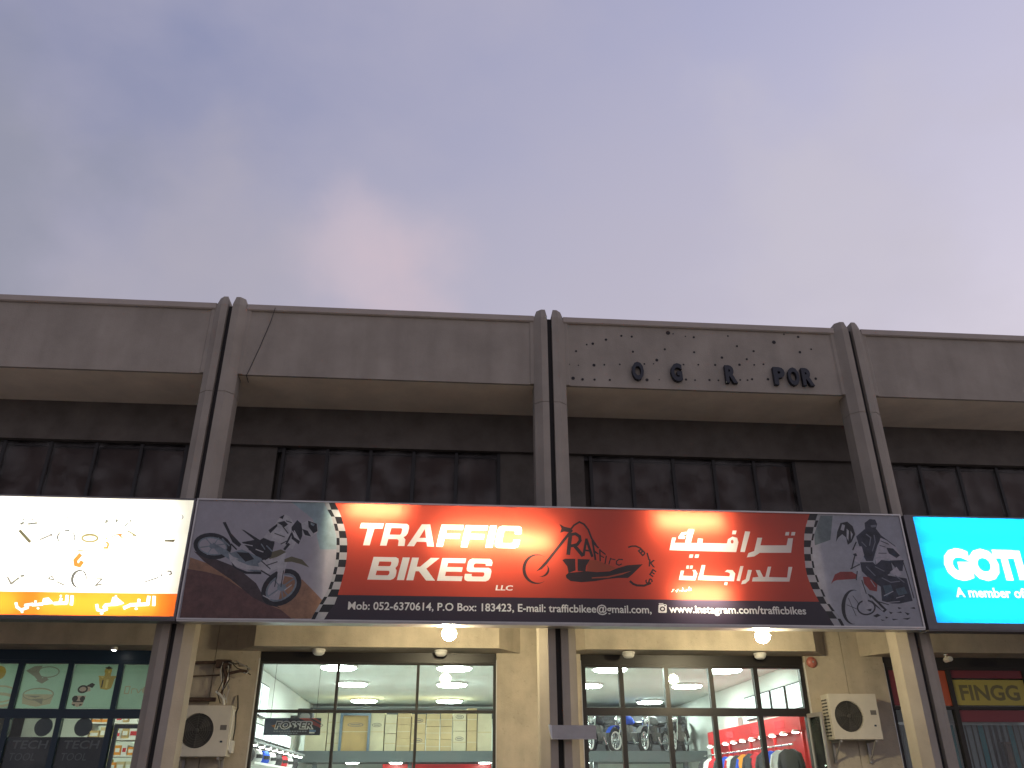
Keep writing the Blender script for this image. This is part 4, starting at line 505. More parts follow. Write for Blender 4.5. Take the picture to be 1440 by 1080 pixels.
shopfront(0, 6, [1.58, 2.46, 3.33, 4.22], 2.89, 3.03, .085, 'mullion_brown')
wl, xl = shopfront(-12, -6, [-10.3, -9.42, -8.55, -7.67], 2.82, 2.97, .095, 'mullion_blue')
wr, xr = shopfront(6, 12, [8.13, 9.72], 3.02, 3.075, .09, 'mullion_dark')

# ------------------------------------------------------------------ interior of the bike shop (lit)
struct(MB().box(-5.95, 5.95, 2.96, 14.75, 4.10, 4.25).build('ceiling', 'plaster_white'))
struct(MB().box(-5.95, 5.95, 2.92, 14.75, .02, .152).build('floor', 'floor_tile'))
struct(MB().box(-5.95, 5.95, 14.6, 14.75, .16, 4.09).build('back_wall', 'plaster_white'))
struct(MB().box(-5.95, -5.8, 3.12, 14.58, .16, 4.09).build('side_wall_left', 'plaster_white'))
struct(MB().box(5.8, 5.95, 3.12, 14.58, .16, 4.09).build('side_wall_right', 'plaster_white'))
mz = struct(MB().box(-5.79, 5.79, 11.6, 14.59, 2.42, 2.60).box(-5.79, 5.79, 11.52, 11.6, 2.38, 2.66).build('mezzanine', 'teal_grey'))
for x in (-5.2, -2.6, 0, 2.6, 5.2): MB().box(x-.06, x+.06, 11.7, 11.82, .16, 2.418).build('post', 'teal_grey', mz)
for x in (-4.9, -2.3, .6, 3.4):
    MB().box(x-.02, x+.02, 14.3, 14.36, 3.62, 3.64).build('duct_bracket', 'teal_grey', mz)
struct(MB().box(-5.79, 5.79, 14.0, 14.58, 3.72, 3.98).build('duct', 'teal_grey'))
# neighbours' rooms
struct(MB().box(-11.9, -6.05, 2.96, 9.2, 4.10, 4.25).build('ceiling', 'plaster_white'))
struct(MB().box(-11.9, -6.05, 9.0, 9.15, .16, 4.09).build('back_wall', 'plaster_white'))
struct(MB().box(-6.2, -6.05, 3.12, 8.98, .16, 4.09).build('side_wall_left', 'plaster_white'))
struct(MB().box(-11.9, -6.05, 2.92, 9.0, .02, .152).build('floor', 'floor_tile'))
struct(MB().box(6.05, 11.9, 2.96, 9.2, 4.10, 4.25).build('ceiling', 'plaster_white'))
struct(MB().box(6.05, 11.9, 9.0, 9.15, .16, 4.09).build('back_wall', 'plaster_white'))
struct(MB().box(6.05, 6.2, 3.12, 8.98, .16, 4.09).build('side_wall_right', 'plaster_white'))
struct(MB().box(6.05, 11.9, 2.92, 9.0, .02, .152).build('floor', 'floor_tile'))

# ------------------------------------------------------------------ parapet leftovers: letters, bolt holes, cable
def letter3d(ch, x, label):
    sh = text_shape(ch, x, 8.745, .335, width=.225 if ch != 'G' else .215, bold=.05, center=True)
    mb = MB(); v = sh[1]; n = len(v)
    mb.v = [(a, .075, b) for a, b in v]+[(a, .153, b) for a, b in v]
    for t in sh[2]:
        a, b, c = (v[i] for i in t); ccw = (b[0]-a[0])*(c[1]-a[1])-(b[1]-a[1])*(c[0]-a[0]) > 0
        t = t if ccw else t[::-1]
        mb.f.append(t); mb.f.append(tuple(i+n for i in t[::-1])); mb.mi += [0, 0]
    for a, b in sh[3]: mb.f.append((a, b, b+n, a+n)); mb.mi.append(0)
    o = mb.build('sign_letter', 'letter_black'); tag(o, label, 'letter', 'leftover letters on the parapet')
letter3d('O', 1.675, 'dark letter O standing alone, leftmost of the leftover letters on the parapet')
letter3d('G', 2.42, 'dark letter G standing alone on the parapet between single letters O and R')
letter3d('R', 3.48, 'dark letter R standing alone on the parapet right of the letter G')
letter3d('P', 4.43, 'dark letter P, first of the three close letters on the parapet')
letter3d('O', 4.71, 'dark letter O between P and R on the parapet')
letter3d('R', 4.99, 'dark letter R at the right end of the leftover parapet lettering')
holes = [(72, 200, 4), (107, 146, 5), (158, 120, 4), (187, 117, 6), (250, 102, 6), (324, 88, 5), (373, 93, 5), (373, 157, 5), (115, 205, 3), (187, 207, 7), (235, 207, 4), (307, 208, 4), (88, 257, 8), (131, 263, 6), (186, 266, 5), (256, 270, 5), (548, 82, 10), (572, 87, 3), (630, 100, 3), (670, 105, 5), (525, 152, 5), (482, 196, 7), (422, 210, 4), (465, 211, 3), (428, 276, 7), (485, 277, 3), (663, 169, 5), (606, 219, 4), (676, 222, 4), (610, 281, 5), (652, 285, 4), (756, 226, 5), (720, 287, 5), (762, 290, 4), (836, 105, 4), (873, 150, 5), (950, 174, 5), (911, 207, 5), (793, 196, 6), (872, 229, 6), (943, 232, 4), (988, 231, 4), (865, 292, 4), (900, 294, 4), (922, 291, 5), (998, 294, 6), (1056, 139, 9), (1112, 106, 4), (1180, 120, 6), (1175, 186, 6), (1233, 175, 4), (1228, 300, 6)]
mb = MB()
for hx, hz, hr in holes:
    X = 1.60+(hx-367)*(1.06/(560-367))*.757; Z = 8.755+(240-hz)*.0052+(hx-367)*.00035
    mb.lathe([(hr*.0043, .1545), (hr*.0043, .148)], (X, 0, Z), 'Y', 8)
h_ = mb.build('bolt_holes', 'hole', parapets[2]); h_['kind'] = 'stuff'
tag(MB().tube([(-5.19, .075, 9.80), (-5.25, .14, 9.55), (-5.38, .148, 9.0), (-5.53, .148, 8.43), (-5.55, .16, 8.40), (-5.57, .45, 8.40)], .006, 6).build('cable', 'cable'), 'thin dark cable hanging slantwise down the parapet beside the left column', 'cable')

# ------------------------------------------------------------------ the long red shop sign
ms_ = thing('shop_sign', 'long red and black motorcycle shop sign box with riders at both ends', 'sign', (0, -.1, 3.97))
x0, x1, z0, z1 = -5.86, 5.97, 4.0, 5.88
def interp(line, z):
    q = sorted((b, a) for a, b in line); return float(np.interp(z, [t[0] for t in q], [t[1] for t in q]))
zs = np.linspace(z1, z0, 17)
layers = [('strip', [rectp(x0, x1, z0, 4.385)])]
for side, edge, bgc in (('L', x0, 'photo_sky'), ('R', x1, 'rbg')):
    inn = ART[side+'inner']
    inner_poly = [(interp(inn, z), z) for z in np.linspace(z1, z0, 24)]
    layers.append((bgc, [[inner_poly+[(edge, z0), (edge, z1)]]]))
    layers += ART[side]
    for i in range(16):
        za, zb_ = zs[i], zs[i+1]
        def cell(pa, pb):
            return [[(interp(pa, za), za), (interp(pb, za), za), (interp(pb, zb_), zb_), (interp(pa, zb_), zb_)]]
        layers.append(('chk_w' if i % 2 else 'chk_b', [cell(ART[side+'mid'], ART[side+'outer'])]))
        layers.append(('chk_b' if i % 2 else 'chk_w', [cell(ART[side+'inner'], ART[side+'mid'])]))
BLK = {  # extended block capitals on a unit cap height
 'T': (1.08, [P_((0, .76), (0, 1), (1.08, 1), (1.08, .76), (.70, .76), (.70, 0), (.38, 0), (.38, .76))]),
 'R': (1.18, [[[(0, 0), (0, 1), (1.0, 1), (1.12, .93), (1.16, .80), (1.16, .58), (1.10, .46), (1.0, .40), (1.12, .30), (1.16, 0), (.85, 0), (.82, .24), (.74, .30), (.31, .30), (.31, 0)], [(.31, .50), (.31, .80), (.80, .80), (.85, .74), (.85, .56), (.80, .50)]]]),
 'A': (1.28, [[[(0, 0), (.44, 1), (.84, 1), (1.28, 0), (.95, 0), (.87, .20), (.41, .20), (.33, 0)], [(.48, .38), (.64, .79), (.80, .38)]]]),
 'F': (1.08, [P_((0, 0), (0, 1), (1.08, 1), (1.08, .78), (.31, .78), (.31, .60), (1.0, .60), (1.0, .38), (.31, .38), (.31, 0))]),
 'I': (.32, [P_((0, 0), (0, 1), (.32, 1), (.32, 0))]),
 'C': (1.16, [P_((.16, 0), (.04, .06), (0, .18), (0, .82), (.04, .94), (.16, 1), (1.0, 1), (1.12, .94), (1.16, .82), (1.16, .64), (.86, .64), (.86, .74), (.80, .79), (.37, .79), (.31, .74), (.31, .26), (.37, .21), (.80, .21), (.86, .26), (.86, .37), (1.16, .37), (1.16, .18), (1.12, .06), (1.0, 0))]),
 'B': (1.20, [[[(0, 0), (0, 1), (1.0, 1), (1.13, .94), (1.17, .82), (1.17, .64), (1.10, .52), (1.18, .42), (1.20, .30), (1.20, .16), (1.14, .05), (1.02, 0)], [(.31, .20), (.31, .40), (.84, .40), (.89, .35), (.89, .25), (.84, .20)], [(.31, .60), (.31, .80), (.82, .80), (.86, .76), (.86, .64), (.82, .60)]]]),
 'K': (1.26, [P_((0, 0), (0, 1), (.31, 1), (.31, .60), (.46, .60), (.84, 1), (1.24, 1), (.76, .52), (1.28, 0), (.88, 0), (.46, .40), (.31, .40), (.31, 0))]),
 'E': (1.08, [P_((0, 0), (0, 1), (1.08, 1), (1.08, .79), (.31, .79), (.31, .61), (1.02, .61), (1.02, .40), (.31, .40), (.31, .21), (1.10, .21), (1.10, 0))]),
 'S': (1.16, [P_((0, .32), (0, .16), (.05, .05), (.18, 0), (1.0, 0), (1.12, .06), (1.17, .17), (1.17, .44), (1.12, .55), (1.0, .60), (.36, .60), (.31, .65), (.31, .74), (.37, .79), (.80, .79), (.85, .75), (.85, .69), (1.13, .69), (1.13, .83), (1.08, .94), (.97, 1), (.18, 1), (.06, .94), (.02, .83), (.02, .55), (.06, .45), (.18, .40), (.82, .40), (.87, .35), (.87, .26), (.82, .21), (.36, .21), (.31, .25), (.31, .32))]),
}
def block(word, xa, xb, z, h, shear=.2, gap=.10):
    tot = sum(BLK[c][0] for c in word)+gap*(len(word)-1); sx = (xb-xa)/tot; o = []; x = xa
    for c in word:
        wd, shp = BLK[c]
        for s in shp: o.append([[(x+px*sx+pz*h*shear, z+pz*h) for px, pz in ct] for ct in s])
        x += (wd+gap)*sx
    return o
layers.append(('white', block('TRAFFIC', -3.30, -.66, 5.18, .37)+block('BIKES', -3.06, -1.13, 4.63, .365)))
layers.append(('white', [text_shape('LLC', -1.03, 4.495, .078, width=.27, bold=.03, shear=.2)]))
layers.append(('white', [text_shape('Mob: 052-6370614, P.O Box: 183423, E-mail: trafficbikee@gmail.com,', -3.325, 4.165, .118, width=4.80, bold=.018),
                         text_shape('www.instagram.com/trafficbikes', 1.76, 4.18, .118, width=2.27, bold=.022)]))
layers += ART['logo']
for ch, (bx, bz), a in zip('BIKES', ART['bikes'], (40, 12, -10, -35, -70)):
    layers.append(('logo_dark', [text_shape(ch, bx, bz, .115, bold=.03, center=True, rot=math.radians(a))]))
layers += ART['ar']+ART['icon']
print_panel('printed_panel', (x0, x1, z0, z1), -.30, layers, 'red', ms_)
MB().box(x0, x1, -.07, -.05, z0, z1).box(x0-.02, x0-.001, -.298, -.05, z0, z1).box(x1+.001, x1+.02, -.298, -.05, z0, z1).box(x0, x1, -.298, -.05, z1+.001, z1+.02).box(x0, x1, -.298, -.05, z0-.02, z0-.001).build('casing', 'sign_metal', ms_)
mb = MB(); t_ = .022
mb.box(x0-.022, x1+.022, -.318, -.302, z1-.004, z1+t_).box(x0-.022, x1+.022, -.318, -.302, z0-t_, z0+.004).box(x0-t_, x0+.004, -.316, -.302, z0+.004, z1-.004).box(x1-.004, x1+t_, -.316, -.302, z0+.004, z1-.004)
mb.box(x0-.022, x1+.022, -.30, -.05, z0-.045, z0-.022)
mb.build('edge_trim', 'sign_trim', ms_)
MB().box(-3.75, 4.45, -.10, -.072, 4.03, 5.85).box(-3.78, -3.752, -.27, -.072, 4.03, 5.85).box(4.452, 4.48, -.27, -.072, 4.03, 5.85).build('light_liner', 'casing_white', ms_)  # unseen white reflector, added to spread tube light over the middle only
def tubes(parent, mat, segs, y=-.18, r=.016):
    for xa, xb, z in segs: MB().tube([(xa, y, z), (xb, y, z)], r, 6).build('tube_lamp', mat, parent)
tubes(ms_, 'tube_main', [(-3.45, -2.55, 5.80), (-1.95, -.55, 5.34), (-.62, -.12, 5.30), (1.70, 2.80, 5.70), (1.95, 2.75, 4.46)], y=-.135)

# ------------------------------------------------------------------ lit neighbours' signs
ls = thing('shop_sign', 'glowing white sign with small hardware pictures and an orange Arabic band', 'sign', (-9, -.1, 3.97))
lay = [('w_band', [rectp(-12.1, -5.93, 4.02, 4.365)])]+[('w_'+c, s) for c, s in ART['W']]+[('w_text', ART['war'][0][1])]
print_panel('printed_panel', (-12.1, -5.93, 4.02, 5.87), -.30, lay, 'w_white', ls)
MB().box(-12.1, -5.93, -.07, -.05, 4.02, 5.87).box(-5.928, -5.915, -.298, -.05, 4.02, 5.87).box(-12.1, -5.93, -.298, -.05, 5.871, 5.89).box(-12.1, -5.93, -.298, -.05, 4.0, 4.019).build('casing', 'casing_white', ls)
MB().box(-12.1, -5.895, -.314, -.302, 5.868, 5.895).box(-12.1, -5.895, -.314, -.302, 3.985, 4.022).box(-5.932, -5.90, -.312, -.302, 4.022, 5.868).box(-12.1, -5.90, -.30, -.05, 3.96, 3.984).build('edge_trim', 'sign_metal', ls)
tubes(ls, 'tube_white', [(a, a+1.75, z) for a in (-12.0, -10.0, -7.95) for z in (4.2, 4.62, 5.1, 5.6)], y=-.14)
cs = thing('shop_sign', 'glowing cyan sign with rounded white lettering at the right edge', 'sign', (9, -.1, 3.97))
lay = [('c_text', [text_shape('G', 6.58, 4.825, .455, width=.48, bold=.075), text_shape('O', 7.03, 4.825, .455, width=.53, bold=.075), text_shape('T', 7.50, 4.835, .44, width=.37, bold=.075), text_shape('I', 7.86, 4.835, .44, width=.14, bold=.06)]),
       ('c_text', [text_shape('A member of', 6.66, 4.50, .155, width=1.22, bold=.028)])]
print_panel('printed_panel', (6.21, 12.1, 4.07, 5.87), -.30, lay, 'c_cyan', cs)
MB().box(6.21, 12.1, -.07, -.05, 4.07, 5.87).box(6.192, 6.208, -.298, -.05, 4.07, 5.87).box(6.21, 12.1, -.298, -.05, 5.871, 5.89).box(6.21, 12.1, -.298, -.05, 4.05, 4.069).build('casing', 'casing_white', cs)
MB().box(6.05, 12.1, -.314, -.302, 5.868, 5.895).box(6.05, 12.1, -.314, -.302, 3.97, 4.072).box(6.05, 6.212, -.312, -.302, 4.072, 5.868).box(6.05, 12.1, -.30, -.05, 3.945, 3.969).box(6.05, 6.19, -.30, -.05, 3.969, 5.89).build('edge_trim', 'sign_metal', cs)
tubes(cs, 'tube_cyan', [(a, a+1.8, z) for a in (6.3, 8.2, 10.2) for z in (4.3, 4.8, 5.3, 5.72)], y=-.14)

# ------------------------------------------------------------------ bulbs under the red sign
for x, z, lab in ((-1.74, 3.985, 'bare warm bulb glowing under the red sign above the left shop window'), (3.38, 3.995, 'bare warm bulb glowing under the red sign above the right shop window')):
    b = thing('bulb_lamp', lab, 'lamp', (x, .045, 3.76), 'bulbs under the red sign')
    MB().lathe([(.05, 4.60), (.05, 4.585), (.012, 4.58), (.012, z+.06), (.034, z+.05), (.034, z+.0), (.028, z-.01)], (x, .045, 0), 'Z', 14).build('socket', 'plastic_white', b)
    MB().lathe([(.03, z-.008), (.07, z-.03), (.108, z-.07), (.118, z-.115), (.104, z-.165), (.066, z-.205), (.012, z-.222)], (x, .045, 0), 'Z', 16).build('bulb_globe', 'bulb', b, smooth=True)

# ------------------------------------------------------------------ fittings on the shopfront
for x, lab in ((-4.09, 'white round bulkhead light above the left shop window, nearer the left air conditioner'), (-1.86, 'white round bulkhead light above the left shop window, nearer the middle column'), (1.67, 'white round bulkhead light above the right shop window, nearer the middle column'), (4.22, 'white round bulkhead light above the right shop window, nearer the red alarm bell')):
    b = thing('bulkhead_light', lab, 'light', (x, 2.45, 3.98), 'bulkhead lights over the shop windows')
    MB().lathe([(.115, 3.979), (.125, 3.955), (.12, 3.945)], (x, 2.45, 0), 'Z', 20).build('base', 'plastic_white', b)
    MB().lathe([(.112, 3.945), (.105, 3.905), (.07, 3.875), (.01, 3.868)], (x, 2.45, 0), 'Z', 20).build('diffuser', 'plastic_white', b, smooth=True)
b = thing('bulkhead_light', 'small lit spot fitting above the blue framed shop window', 'light', (-7.72, 2.45, 3.98))
MB().lathe([(.05, 3.979), (.055, 3.95), (.05, 3.93)], (-7.72, 2.45, 0), 'Z', 14).build('base', 'plastic_white', b)
MB().lathe([(.035, 3.929), (.03, 3.92), (.008, 3.915)], (-7.72, 2.45, 0), 'Z', 12).build('lens', 'led_spot', b)
b = thing('security_camera', 'small grey camera under the beam right of the right column', 'camera', (7.87, 2.35, 3.98))
MB().lathe([(.04, 3.979), (.045, 3.96), (.015, 3.955), (.015, 3.90)], (7.87, 2.35, 0), 'Z', 12).build('mount', 'plastic_white', b)
MB().lathe([(.045, 2.20), (.05, 2.22), (.05, 2.38), (.03, 2.41)], (7.87, 0, 3.875), 'Y', 14).build('housing', 'plastic_white', b)
b = thing('alarm_bell', 'red round alarm bell on the pier beside the right shop window', 'bell', (5.34, 2.72, 3.86))
MB().lathe([(.10, 2.749), (.105, 2.72), (.09, 2.685), (.045, 2.662), (.01, 2.657)], (5.34, 0, 3.86), 'Y', 24).build('gong', 'bell_red', b, smooth=True)
MB().lathe([(.02, 2.657), (.018, 2.645), (.004, 2.642)], (5.34, 0, 3.86), 'Y', 10).build('boss', 'alu', b)

def air_con(x0, x1, z0, z1, yf, label, side):
    t = thing('air_conditioner', label, 'air conditioner', ((x0+x1)/2, (yf+2.75)/2, z0), 'outdoor air conditioner units')
    yb = yf+.34
    cz = (z0+z1)/2; R = (z1-z0)*.345; cx = x0+.06+R*1.06
    # front face with a round opening
    n = 32; mb = MB(); mb.box(x0, x1, yf+.05, yb, z0, z1)
    mb.build('casing', 'ac_paint', t, bevel=.012)
    out = []
    for k in range(n):
        a = 2*PI*k/n; dx, dz = math.cos(a), math.sin(a)
        L_ = min((x1-.004-cx)/dx if dx > 1e-6 else ((x0+.004-cx)/dx if dx < -1e-6 else 9), (z1-.004-cz)/dz if dz > 1e-6 else ((z0+.004-cz)/dz if dz < -1e-6 else 9))
        out.append((cx+dx*L_, cz+dz*L_))
    for cx_, cz_ in ((x1-.004, z1-.004), (x1-.004, z0+.004), (x0+.004, z1-.004), (x0+.004, z0+.004)):
        k = min(range(n), key=lambda q: (out[q][0]-cx_)**2+(out[q][1]-cz_)**2); out[k] = (cx_, cz_)
    mb = MB()
    for k in range(n):
        k2 = (k+1) % n; a, a2 = 2*PI*k/n, 2*PI*k2/n
        i0 = (cx+R*math.cos(a), cz+R*math.sin(a)); i1 = (cx+R*math.cos(a2), cz+R*math.sin(a2))
        mb.poly([(out[k][0], yf, out[k][1]), (out[k2][0], yf, out[k2][1]), (i1[0], yf, i1[1]), (i0[0], yf, i0[1])])
        mb.poly([(i0[0], yf, i0[1]), (i1[0], yf, i1[1]), (i1[0], yf+.048, i1[1]), (i0[0], yf+.048, i0[1])])
        mb.poly([(out[k2][0], yf, out[k2][1]), (out[k][0], yf, out[k][1]), (out[k][0], yf+.05, out[k][1]), (out[k2][0], yf+.05, out[k2][1])])
    mb.build('front_panel', 'ac_paint', t)
    fan = MB().lathe([(R*.98, yf+.046), (R*.98, yf+.040)], (cx, 0, cz), 'Y', 32).build('fan_well', 'ac_dark', t)
    for k in range(3):
        mb = MB(); a0 = k*2*PI/3+.4; pts = []
        for j in range(7): pts.append((cx+R*.9*math.cos(a0+j*.13), yf+.03, cz+R*.9*math.sin(a0+j*.13)))
        pts += [(cx+R*.2*math.cos(a0+.6), yf+.022, cz+R*.2*math.sin(a0+.6)), (cx+R*.2*math.cos(a0), yf+.022, cz+R*.2*math.sin(a0))]
        mb.poly(pts); mb.poly([(p[0], p[1]+.004, p[2]) for p in pts[::-1]]); mb.build('fan_blade', 'ac_grille', fan)
    mb = MB()
    for q in range(1, 8): mb.torus((cx, yf+.006, cz), R*q/7.6, .0035, 'Y', 28, 4)
    for k in range(8):
        a = k*PI/4; mb.tube([(cx+R*.15*math.cos(a), yf+.008, cz+R*.15*math.sin(a)), (cx+R*math.cos(a), yf+.008, cz+R*math.sin(a))], .004, 4)
    mb.lathe([(R*.14, yf+.012), (R*.12, yf+.0), (.01, yf-.004)], (cx, 0, cz), 'Y', 14)
    mb.build('grille', 'ac_grille', t)
    MB().box(x1-.16, x1-.05, yf-.004, yf-.001, z0+.42, z0+.50).build('name_plate', 'print_grey', t)
    MB().box(x1-.13, x1-.09, yf-.006, yf-.001, z0+.22, z0+.25).build('sticker', 'mullion_blue', t)
    # side louvres / service cover
    if side == 'left':
        for i in range(12):
            for j in range(3): pass
            z = z0+.06+i*(z1-z0-.12)/12
            mb = MB().box(x0-.012, x0-.001, yf+.08, yf+.17, z, z+.022).box(x0-.012, x0-.001, yf+.20, yf+.29, z, z+.022); mb.build('louvre', 'ac_dark', t)
    else:
        MB().box(x1+.001, x1+.018, yf+.06, yf+.30, z0+.10, z1-.06).build('side_cover', 'plastic_white', t, bevel=.006)
        MB().box(x1+.019, x1+.07, yf+.10, yf+.26, z0+.06, z0+.26).build('valve_cover', 'plastic_white', t, bevel=.01)
        MB().tube([(x1+.05, yf+.15, z0+.24), (x1+.06, yf+.15, z0+.45), (x1+.035, yf+.18, z1-.1), (x1+.03, yf+.3, z1-.02), (x1-.02, yf+.38, z1+.2)], .013, 7).build('pipe', 'cable', t)
    for bx in (x0+.13, x1-.13):
        MB().box(bx-.02, bx+.02, yf+.02, 2.745, z0-.045, z0-.003).box(bx-.02, bx+.02, 2.70, 2.745, z0-.38, z0-.045).prism([(0, 0)]*3, 0, 0).build('bracket', 'grey_metal', t) if False else \
        MB().box(bx-.02, bx+.02, yf+.02, 2.745, z0-.045, z0-.003).box(bx-.02, bx+.02, 2.70, 2.745, z0-.38, z0-.046).tube([(bx, yf+.08, z0-.045), (bx, 2.70, z0-.33)], .016, 6).build('bracket', 'grey_metal', t)
    return t
air_con(5.37, 6.30, 2.46, 3.25, 2.33, 'beige outdoor air conditioner on the pier beside the right shop window', 'left')
air_con(-6.38, -5.47, 2.18, 3.00, 2.33, 'dim grey outdoor air conditioner behind the left column', 'right')

# old mounting frame with tangled wires above the left unit
fr = thing('pipe_frame', 'rusty pipe frame with tangled wires above the left air conditioner', 'frame', (-5.9, 2.6, 3.0))
MB().tube([(-6.75, 2.62, 3.73), (-5.80, 2.62, 3.76)], .028, 8).build('rail', 'rust', fr)
MB().tube([(-6.7, 2.64, 3.50), (-5.85, 2.64, 3.54)], .012, 6).build('rod', 'rust', fr)
MB().tube([(-6.72, 2.62, 3.12), (-5.85, 2.62, 3.12)], .036, 8).build('rail', 'rust', fr)
MB().tube([(-6.42, 2.62, 3.02), (-6.42, 2.62, 3.75)], .03, 8).build('upright', 'rust', fr)
MB().tube([(-5.83, 2.60, 3.78), (-5.70, 2.56, 3.50), (-5.76, 2.58, 3.20)], .045, 8, .03).build('strut', 'rust', fr)
MB().box(-5.93, -5.66, 2.55, 2.66, 3.66, 3.80).build('bracket_plate', 'rust', fr, bevel=.01)
MB().tube([(-5.68, 2.58, 3.56), (-5.45, 2.5, 3.60), (-5.32, 2.46, 3.58)], .026, 8).build('arm', 'rust', fr)
MB().tube([(-5.33, 2.46, 3.60), (-5.30, 2.44, 3.57), (-5.33, 2.43, 3.54), (-5.38, 2.45, 3.56)], .012, 6).build('wire', 'alu', fr)
for k in range(7):
    r_ = random.Random(k); pts = []
    a = Vector((-5.75+r_.uniform(-.08, .08), 2.55, 3.74)); b2 = Vector((-5.36+r_.uniform(-.05, .04), 2.5, 3.58)) if k < 3 else Vector((-5.72+r_.uniform(-.08, .12), 2.5, 3.08))
    for j in range(6):
        f = j/5; p = a.lerp(b2, f)+Vector((r_.uniform(-.05, .07), r_.uniform(-.04, .02), r_.uniform(-.05, .05)+(-.06 if k >= 3 else .05)*math.sin(f*PI))); pts.append(p)
    MB().tube(pts, .009, 5).build('wire', 'cable' if k % 3 else 'alu', fr)
MB().tube([(-5.84, 2.52, 3.25), (-5.74, 2.5, 3.18), (-5.68, 2.48, 3.12), (-5.66, 2.5, 3.02)], .022, 7).build('conduit', 'plastic_white', fr)

# grey tray bracket clamped to the middle column
pl = thing('metal_tray', 'grey folded metal tray bracket sticking out from the middle column', 'bracket', (.18, -.05, 2.33))
sec = [(-.16, 2.335), (-.13, 2.34), (-.13, 2.52), (-.02, 2.52), (-.02, 2.505), (-.115, 2.505), (-.115, 2.325), (-.16, 2.32)]
MB().loft([[(-.15, y, z) for y, z in sec], [(.52, y, z) for y, z in sec]]).build('tray', 'grey_metal', pl)
MB().prism_y([(-.15, 2.325), (-.155, 2.52), (-.20, 2.53), (-.16, 2.325)], -.135, -.02).build('end_flap', 'alu', pl)
MB().box(.06, .12, -.02, -.001, 2.40, 2.50).build('clamp', 'grey_metal', pl)

# open glazed door leaf beside the right unit
dr = thing('open_door', 'open aluminium framed glass door leaf between shop window and right air conditioner', 'door', (5.15, 2.8, .16))
mt = Matrix.Translation((5.145, 2.80, 0)) @ Matrix.Rotation(math.radians(-80), 4, 'Z')
MB().box(0, .05, -.04, 0, .17, 2.93, mt).box(.40, .45, -.04, 0, .17, 2.93, mt).box(.05, .40, -.04, 0, 2.86, 2.93, mt).box(.05, .40, -.04, 0, .17, .30, mt).build('frame', 'grey_metal', dr)
MB().box(.05, .40, -.024, -.016, .30, 2.86, mt).build('pane', 'glass', dr)
MB().box(.41, .43, -.09, -.05, 1.0, 1.35, mt).box(.41, .43, -.051, -.039, 1.02, 1.05, mt).box(.41, .43, -.051, -.039, 1.30, 1.33, mt).build('handle', 'chrome', dr)
# ------------------------------------------------------------------ inside the bike shop
ROWS = ((5.45, 'front row'), (8.5, 'middle row'), (12.6, 'back row'))
for y, rn in ROWS:
    for k, x in enumerate((-4.05, -1.55, 1.9, 4.5)):
        t = thing('ceiling_light', f'bright round ceiling light, {rn}, {ORD[k]} from the left in the bike shop', 'ceiling light', (x, y, 4.04), 'ceiling lights in the bike shop')
        MB().lathe([(.40, 4.098), (.41, 4.07), (.40, 4.05)], (x, y, 0), 'Z', 24).build('rim', 'plastic_white', t)
        MB().lathe([(.38, 4.052), (.35, 4.02), (.02, 4.01)], (x, y, 0), 'Z', 24).build('diffuser', 'led_room', t)  # lamp drawn oversize, its glare put into the diameter
for k, x in enumerate((-4.2, -3.0, -.5, 2.3)):
    t = thing('ceiling_light', f'small round light under the mezzanine edge, {ORD[k]} from the left', 'ceiling light', (x, 12.0, 2.38), 'lights under the mezzanine')
    MB().lathe([(.20, 2.418), (.21, 2.395), (.20, 2.375)], (x, 12.0, 0), 'Z', 18).build('rim', 'plastic_white', t)
    MB().lathe([(.18, 2.376), (.16, 2.355), (.02, 2.35)], (x, 12.0, 0), 'Z', 18).build('diffuser', 'led_room', t)
tag(MB().box(-3.4, -.3, 12.6, 12.8, .17, 2.36).build('display_board', 'red_paint'), 'red display board standing under the mezzanine', 'board')
# cartons on the mezzanine
bounds = [-5.55, -4.95, -4.55, -3.80, -3.36, -3.02, -2.62, -2.2, -1.80, -1.45, -1.05, -.75, -.32]
rows = [1, 2, 1, 1, 2, 3, 2, 3, 3, 2, 2, 1]
matc = ['carton_b', 'carton_b', 'carton_c', 'carton_b', 'carton_b', 'carton_a', 'carton_a', 'carton_a', 'carton_a', 'carton_b', 'carton_a', 'carton_b']
for i, (a, b) in enumerate(zip(bounds, bounds[1:])):
    n = rows[i]; H = random.uniform(1.06, 1.18); z = 2.602
    for j in range(n):
        h = H/n*(1 if n == 1 else random.uniform(.92, 1.04)); dy = random.uniform(-.04, .05)
        pos = '' if n == 1 else (' at the bottom' if j == 0 else (' on top' if j == n-1 else ' in the middle'))
        t = thing('carton', f'cardboard carton{pos} of the {ORD[i]} stack from the left on the mezzanine', 'carton', ((a+b)/2, 12.2, z), 'cartons on the mezzanine')
        MB().box(a+.012, b-.012, 11.80+dy, 12.6+dy, z, z+h-.006).build('box', matc[i], t, bevel=.006)
        MB().box(a+.016, b-.016, 11.793+dy, 11.797+dy, z+h*.5-.008, z+h*.5+.008).build('tape', 'carton_b' if matc[i] != 'carton_b' else 'carton_a', t)
        if i in (0, 2, 3, 6, 9):
            sh = [[circ((a+b)/2, z+h*.66, (b-a)*.30, 18, .055), circ((a+b)/2, z+h*.66, (b-a)*.26, 18, .038)], rectp((a+b)/2-(b-a)*.18, (a+b)/2+(b-a)*.18, z+h*.66-.014, z+h*.66+.012)]
            M.setdefault('px_base', M[matc[i]]); M['px_'+matc[i]] = M[matc[i]]; M['px_ink'] = M['print_grey']
            print_panel('printed_mark', (a+.03, b-.03, z+h*.5+.012, z+h*.85), 11.79+dy, [('ink', sh)], matc[i], t, 'px_')
        z += h
t = thing('wrapped_rack', 'dark blue wrapped frame round a tall carton on the mezzanine', 'rack', (-4.15, 11.75, 2.602))
